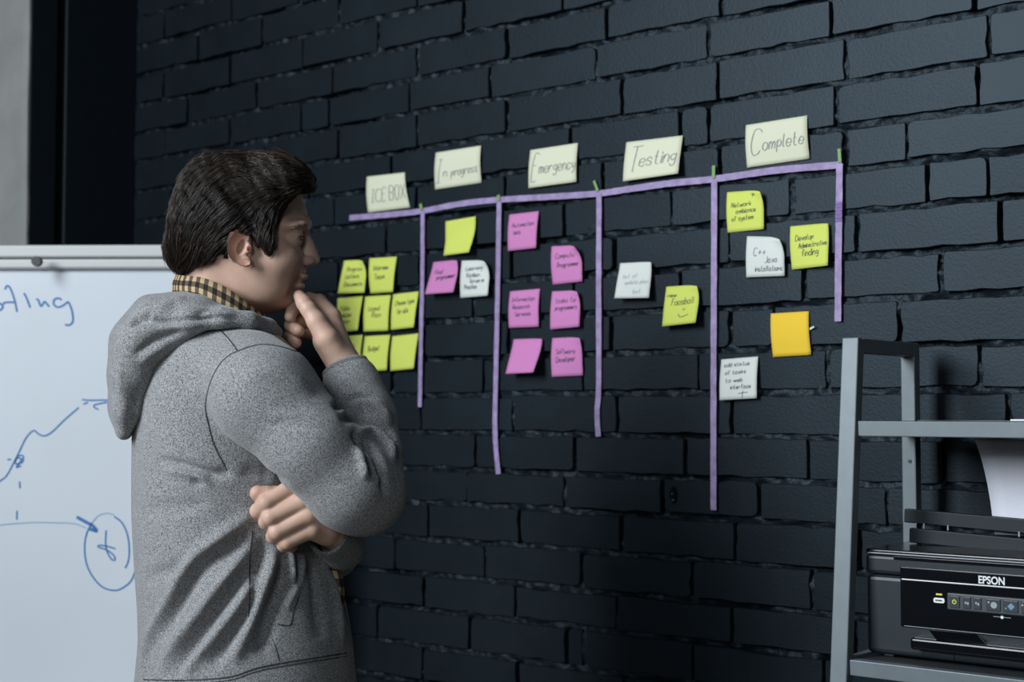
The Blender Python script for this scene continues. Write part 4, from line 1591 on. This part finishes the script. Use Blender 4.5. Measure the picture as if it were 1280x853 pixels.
def fold(V_, N_, path, amp, width, taper=True):
    """raise (amp > 0) or sink a soft fold along a local polyline."""
    q = spline(path, 6)
    m_ = np.array([1.0] * len(q))
    if taper:
        t = np.linspace(0, 1, len(q))
        m_ = np.clip(np.minimum(t / .22, (1 - t) / .22), 0.0, 1) ** .7
    pick_ = np.where(((V_ > q.min(0) - 3 * width) & (V_ < q.max(0) + 3 * width)).all(1))[0]
    V_all, V_ = V_, V_[pick_]
    best = np.full(len(V_), 1e9)
    wgt = np.zeros(len(V_))
    for i in range(len(q) - 1):
        a, b = q[i], q[i + 1]
        ba = b - a
        t = np.clip(((V_ - a) @ ba) / (ba @ ba + 1e-12), 0, 1)
        d = ((V_ - a - t[:, None] * ba) ** 2).sum(1)
        s = d < best
        best[s] = d[s]
        wgt[s] = (m_[i] + (m_[i + 1] - m_[i]) * t)[s]
    out = V_all.copy()
    out[pick_] += N_[pick_] * (amp * wgt * np.exp(-best / (width * width)))[:, None]
    return out


def path(cast, pts):
    out = [cast(*p) for p in spline(pts, 4)]
    return [p for p in out if p is not None]


# ---------- hoodie body: torso and both sleeves in one skin
CH = .0042
lo, hi = bounds([(150, 385, -.285), (515, 905, .27)], .012)
g = grid(lo, hi, CH).astype(np.float32)
# rows: py, back px, front px, half width (m)
tr = [(392, 262, 300, .030), (404, 236, 322, .070), (416, 212, 345, .110), (432, 194, 362, .138), (455, 180, 376, .152), (490, 170, 388, .158), (540, 166, 394, .158), (590, 165.5, 394, .157), (640, 165.5, 396, .157),
      (690, 168, 408, .160), (720, 170, 422, .164), (760, 173, 434, .170), (800, 174, 440, .176), (830, 171, 443, .180), (860, 168, 446, .181), (890, 172, 442, .178)]
ry = np.array([L(300, r[0])[1] for r in tr])[::-1]
rb = np.array([L(r[1], r[0])[0] for r in tr])[::-1]
rf = np.array([L(r[2], r[0])[0] for r in tr])[::-1]
rw = np.array([r[3] for r in tr])[::-1]
yl = g[0, :, 0, 1]


def tab2(v):
    t = np.interp(yl, ry, v)
    kk = np.hanning(11)[1:-1]
    return np.convolve(np.pad(t, 4, 'edge'), kk / kk.sum(), 'valid').astype(np.float32)[None, :, None]


xb, xf, ww = tab2(rb), tab2(rf), tab2(rw)
PHI = R(9)                                        # chest turned a little towards the wall
X0, Z0 = g[..., 0], g[..., 2]
cxx, aa = (xf + xb) / 2, (xf - xb) / 2
Xr = (X0 - cxx) * math.cos(PHI) + Z0 * math.sin(PHI)
Zr = -(X0 - cxx) * math.sin(PHI) + Z0 * math.cos(PHI)
aa_ = aa * .985
rad = ((np.abs(Xr) / aa_) ** 2.3 + (np.abs(Zr) / ww) ** 2.3) ** (1 / 2.3)
f = (rad - 1) * np.minimum(aa_, ww) * .85
f = smax(f, g[..., 1] - L(300, 400)[1], .02)
# near sleeve: shoulder, upper arm, elbow, forearm up to the cuff
arm_r = [(313, 474, -.136, 57), (332, 495, -.165, 59), (389, 556, -.182, 51), (438, 605, -.165, 52), (454, 617, -.150, 50)]
fore_r = [(452, 612, -.145, 49), (452, 570, -.112, 46), (450, 525, -.070, 42), (441, 486, -.042, 34), (438, 474, -.036, 30)]
ku = np.clip((L(300, 452)[1] - g[..., 1]) / .10, 0, 1)
f = smin(f, chain(g, arm_r, .02), .030 - .0245 * ku)
f = smin(f, chain(g, fore_r, .02), .010)
# far sleeve crossing the front
f = smin(f, chain(g, [(316, 476, .165, 58), (380, 600, .205, 52), (398, 690, .180, 44)], .02), .03)
f = smin(f, chain(g, [(398, 690, .180, 42), (414, 688, .070, 34), (424, 680, -.085, 25)], .02), .012)
# open lower end
f = smax(f, L(300, 878)[1] - g[..., 1], .006)
hvV, hvF = nets(f, lo, CH)
hvV = relax(hvV, hvF, 2, .5)
cast = caster(hvV, hvF)
N_ = normals(hvV, hvF)
MM = PXM
folds = [  # cloth pulled together by the lower hand
    ([(318, 640), (290, 662), (262, 682), (236, 706), (212, 752), (188, 800), (177, 848)], .0085, 9),
    ([(312, 668), (285, 686), (255, 708), (230, 745), (205, 800)], -.0070, 9),
    ([(318, 672), (296, 705), (272, 735), (248, 768), (222, 803), (198, 842)], .0085, 9),
    ([(316, 700), (295, 730), (270, 768), (240, 812), (215, 850)], -.0070, 9),
    ([(318, 715), (303, 748), (278, 782), (250, 815), (226, 848)], .0080, 8),
    ([(322, 722), (306, 770), (288, 800), (262, 838)], -.0065, 8),
    ([(346, 682), (336, 716), (322, 752), (306, 790), (290, 830)], .0100, 9),
    ([(330, 672), (324, 705), (318, 735)], -.0055, 7), ([(354, 690), (346, 730), (334, 775), (322, 820)], -.0085, 9),
    ([(362, 686), (364, 706), (366, 730)], .0065, 5), ([(369, 690), (372, 715), (370, 735)], -.0045, 4), ([(376, 688), (377, 708), (372, 730), (356, 765)], .0055, 5),
    ([(388, 692), (396, 740), (400, 800)], -.0060, 11), ([(405, 700), (420, 750), (428, 810)], .0050, 9),
    ([(182, 722), (205, 716), (232, 704), (262, 684)], -.0040, 8),
    # under the arm and across the back
    ([(196, 574), (230, 582), (268, 592), (290, 594)], -.0070, 4), ([(205, 588), (240, 592), (268, 606)], .0050, 5), ([(236, 606), (262, 598), (284, 586)], -.0065, 4), ([(176, 640), (215, 636), (262, 628)], -.0028, 10),
    # shoulder and sleeve
    ([(338, 522), (356, 520), (376, 526)], .0016, 5), ([(338, 530), (358, 529), (378, 536)], -.0012, 5), ([(300, 470), (330, 462), (362, 470), (392, 494)], .0030, 12),
    ([(300, 590), (330, 592), (362, 606)], -.0030, 9),
    # crook of the elbow
    ([(440, 540), (452, 556), (462, 575), (468, 600)], -.0120, 6), ([(452, 546), (466, 562), (476, 585), (482, 625)], -.0090, 5), ([(446, 556), (456, 580), (456, 600)], .0075, 6), ([(460, 560), (472, 580), (477, 605)], .0075, 5),
    ([(424, 524), (444, 522), (466, 527), (488, 540), (496, 566)], -.0100, 6), ([(430, 510), (452, 506), (474, 514), (490, 530)], .0085, 7), ([(418, 512), (430, 502), (450, 494), (472, 500)], -.0080, 5),
    ([(446, 540), (468, 542), (484, 556), (491, 580)], .0085, 6)]
for pts, amp, wd in folds:
    pp_ = path(cast, pts)
    if len(pp_) > 3:
        hvV = fold(hvV, N_, pp_[::2] if len(pp_) > 8 else pp_, amp * 1.5, wd * .92 * MM)
hvV = relax(hvV, hvF, 1, .35)
hoodie = add_mesh('hoodie', hvV, hvF, 'hoodie_heather', person)
hoodie['label'] = 'heather grey zip hoodie pulled aside at the waist'
cast = caster(hvV, hvF)


def seam(name, pts, r=.0011, m='seam_shade', parent=hoodie, dz=.0):
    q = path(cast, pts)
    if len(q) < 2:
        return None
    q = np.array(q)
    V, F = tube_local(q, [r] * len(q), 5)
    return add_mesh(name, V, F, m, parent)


seam('seam', [(372, 440), (348, 433), (326, 431), (303, 437), (282, 448), (266, 471), (257, 505), (261, 533), (269, 560), (284, 588)])  # dark tubes paint the groove shade along the stitched seams
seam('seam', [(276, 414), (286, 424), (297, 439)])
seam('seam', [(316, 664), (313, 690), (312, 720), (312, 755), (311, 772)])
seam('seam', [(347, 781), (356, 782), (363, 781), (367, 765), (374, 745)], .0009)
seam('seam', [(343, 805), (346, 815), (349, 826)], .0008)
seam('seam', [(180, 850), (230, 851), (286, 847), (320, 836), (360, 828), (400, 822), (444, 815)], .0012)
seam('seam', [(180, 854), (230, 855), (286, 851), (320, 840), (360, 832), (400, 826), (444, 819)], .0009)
seam('zipper', [(396, 690), (406, 700), (416, 716), (425, 740), (432, 768), (438, 800), (443, 850)], .0016, 'rib_heather')


def part_sdf(name, fn, pts, pad, h, m, parent, n=2, disp=None):
    lo_, hi_ = bounds(pts, pad)
    gg = grid(lo_, hi_, h)
    v, q = nets(fn(gg), lo_, h)
    v = relax(v, q, n, .5)
    if disp is not None:
        v = disp(v, q)
    return add_mesh(name, v, q, m, parent), v, q


# ribbed cuffs
def cuff(a, b, ra, rb, ribs=34):
    A_, B_ = L(*a), L(*b)
    ax = (B_ - A_) / np.linalg.norm(B_ - A_)
    u = np.cross(ax, np.array([0.2, .1, 1.0]))
    u /= np.linalg.norm(u)
    w = np.cross(ax, u)
    V, F = [], []
    prof = [(0, ra * .96), (.08, ra * 1.03), (.35, (ra * .6 + rb * .4) * 1.03), (.7, (ra * .25 + rb * .75) * 1.03), (.95, rb * 1.03), (1.0, rb * .98), (.98, rb * .88), (.7, rb * .84)]
    n = ribs * 4
    for (t, r) in prof:
        for k in range(n):
            th = 2 * math.pi * k / n
            rr = r * PXM + .00045 * math.cos(th * ribs)
            V.append(A_ + (B_ - A_) * t + (u * math.cos(th) + w * math.sin(th)) * rr)
    for i in range(len(prof) - 1):
        for k in range(n):
            F.append((i * n + k, i * n + (k + 1) % n, (i + 1) * n + (k + 1) % n, (i + 1) * n + k))
    return add_mesh('cuff', np.array(V), np.array(F), 'rib_heather', hoodie)


cuff((443, 488, -.040), (430, 456, -.031), 34.5, 28)
cuff((432, 688, HDZ + .100), (409, 668, HDZ + .034), 26, 23.5)


# hood lying on the back, bag hanging behind
def hood_fn(gg):
    def sc_(z, k):
        return [(228 , 388, z, 22 * k), (198, 402, z, 30 * k), (178, 432, z * 1.05, 34 * k), (167, 470, z, 26 * k), (160, 510, z * .95, 19 * k), (155, 540, z * .9, 10 * k)]
    f_ = None
    for z, k in ((-.100, .80), (-.075, .92), (-.05, 1.0), (-.025, 1.04), (0, 1.05), (.025, 1.04), (.05, 1.0), (.075, .92), (.100, .80)):
        c_ = chain(gg, sc_(z, k), .02)
        f_ = c_ if f_ is None else smin(f_, c_, .016)
    # the edge runs forward over the shoulders to the throat
    for s in (-1, 1):
        e_ = chain(gg, [(206, 424, s * .108, 24), (238, 402, s * .124, 15), (276, 398, s * .122, 11), (312, 401, s * .104, 9.5), (336, 409, s * .066, 8.5), (346, 416, s * .030, 8)], .012)
        f_ = smin(f_, e_, .018)
        c2 = chain(gg, [(222, 389, s * .070, 20), (250, 388, s * .094, 16), (284, 397, s * .096, 11), (312, 404, s * .080, 8.5), (332, 410, s * .047, 8)], .012)
        f_ = smin(f_, c2, .016)
    # hollow behind the neck and the dark pocket in the fold
    f_ = smax(f_, -ellip(gg, L(232, 358, 0), (.058, .034, .070)), .012)
    return f_


def hood_disp(v, q):
    n_ = normals(v, q)
    c_ = caster(v, q)
    for pts, amp, wd in (([(162, 407), (180, 402), (204, 402), (236, 400), (268, 397), (300, 400)], -.0085, 3.6), ([(164, 402), (176, 398), (190, 396)], -.011, 6),
                         ([(158, 418), (186, 412), (216, 408), (252, 404)], .0045, 7), ([(166, 446), (187, 430), (210, 419), (232, 412)], -.0075, 5), ([(172, 458), (190, 442), (214, 427)], .0040, 6),
                         ([(196, 388), (214, 377), (232, 372)], .0040, 8), ([(244, 396), (262, 386), (288, 388)], -.0040, 4),
                         ([(148, 448), (152, 490), (156, 530)], .0040, 7), ([(174, 480), (167, 510), (162, 540)], -.0040, 5)):
        p_ = path(c_, pts)
        if len(p_) > 3:
            v = fold(v, n_, p_, amp, wd * PXM)
    return v


hood, hoV, hoF = part_sdf('hood', hood_fn, [(132, 355, -.165), (360, 560, .165)], .026, .0034, 'hoodie_heather', hoodie, 2, hood_disp)

# ribbed hem band below the seam
# ---------- shirt collar and shirt front
top_e = [(219, 343, 0), (228, 344.5, -.040), (252, 347, -.066), (282, 359, -.0735), (310, 379, -.066), (330, 395, -.044), (340, 403, -.010)]
low_e = [(216, 370, 0), (226, 370, -.052), (250, 374, -.078), (280, 392, -.084), (306, 406, -.076), (326, 414, -.050), (338, 418, -.012)]


def full(e):
    a = [L(*p) for p in e]
    b = [L(p[0], p[1], -p[2]) for p in e[::-1]]
    return spline(a + b, 6)


T, B = full(top_e), full(low_e)
n = len(T)
V, F, UV = [], [], []
arc = np.concatenate([[0], np.cumsum(np.linalg.norm(np.diff(T, axis=0), axis=1))])
cen = (T.mean(0) + B.mean(0)) / 2
cells = .0145
ROW = 5
for layer in (0, 1):
    for i in range(n):
        for j in range(ROW + 1):
            t = j / ROW
            p = T[i] * (1 - t) + B[i] * t
            o = p - cen
            o[1] = 0
            o /= np.linalg.norm(o) + 1e-9
            p = p + o * (.003 * math.sin(t * math.pi) + (.0 if layer == 0 else -.0035))
            V.append(p)
            UV.append((arc[i] / cells, t * .029 / cells))
nv = n * (ROW + 1)
for i in range(n - 1):
    for j in range(ROW):
        a = i * (ROW + 1) + j
        F.append((a, a + 1, a + ROW + 2, a + ROW + 1))
        F.append((nv + a, nv + a + ROW + 1, nv + a + ROW + 2, nv + a + 1))
    a = i * (ROW + 1)
    F.append((a, a + ROW + 1, nv + a + ROW + 1, nv + a))
shirt = add_mesh('shirt_collar', np.array(V), np.array(F), 'gingham', person)
shirt['label'] = 'tan and black gingham shirt collar'


def set_uv(o, UV):
    me_ = o.data
    ul = me_.uv_layers.new(name='UVMap')
    li = np.zeros(len(me_.loops), np.int32)
    me_.loops.foreach_get('vertex_index', li)
    ul.data.foreach_set('uv', np.array(UV, np.float32)[li].ravel())


set_uv(shirt, UV)
# shirt showing at the open front
pts = [(404, 684), (414, 694), (422, 708), (427, 724), (429, 742), (428, 760)]
V, F, UV = [], [], []
for i, (px, py) in enumerate(spline(pts, 4)):
    for j, (dx, dd) in enumerate(((-30, .02), (-10, -.002), (0, .004), (2, .02), (-4, .06))):
        V.append(L(px + dx, py, -.075 + dd))
        UV.append((j * .9, i * .21))
ns = len(V) // 5
for i in range(ns - 1):
    for j in range(4):
        a = i * 5 + j
        F.append((a, a + 5, a + 6, a + 1))
sf = add_mesh('shirt_front', np.array(V), np.array(F), 'gingham', person)
set_uv(sf, UV)


# ---------- trousers and shoes
def jeans(gg):
    f_ = ellip(gg, Lw(296, .93, 0), (.135, .12, .175))
    for s in (-1, 1):
        f_ = smin(f_, rcone(gg, Lw(296, .92, s * .085), Lw(300, .50, s * .095), .105, .074), .03)
        f_ = smin(f_, rcone(gg, Lw(300, .50, s * .095), Lw(290, .09, s * .10), .072, .056), .02)
    return f_


part_sdf('trousers', jeans, [(160, 600, -.22), (440, 600, .22)], 0, .01, 'denim', person) if False else None
lo_ = np.array([-.22, gz + .03, -.24])
hi_ = np.array([.24, gz + 1.02, .24])
gg = grid(lo_, hi_, .010)
v, q = nets(jeans(gg), lo_, .010)
add_mesh('trousers', relax(v, q, 2), q, 'denim', person)
for s in (-1, 1):
    def shoe(gg, s=s):
        f_ = rcone(gg, Lw(278, .052, s * .10), Lw(350, .048, s * .108), .046, .044)
        f_ = smin(f_, rcone(gg, Lw(350, .044, s * .108), Lw(408, .036, s * .115), .046, .036), .02)
        f_ = smin(f_, rcone(gg, Lw(284, .06, s * .10), Lw(288, .13, s * .10), .046, .045), .02)
        return smax(f_, (gz + .002) - gg[..., 1], .004)
    a, b = Lw(240, 0, s * .10), Lw(470, .18, s * .10)
    lo_ = np.minimum(a, b) - np.array([.02, .004, .08])
    hi_ = np.maximum(a, b) + np.array([.02, .02, .08])
    gg = grid(lo_, hi_, .006)
    v, q = nets(shoe(gg), lo_, .006)
    add_mesh('shoe', relax(v, q, 2), q, 'shoe_black', person)
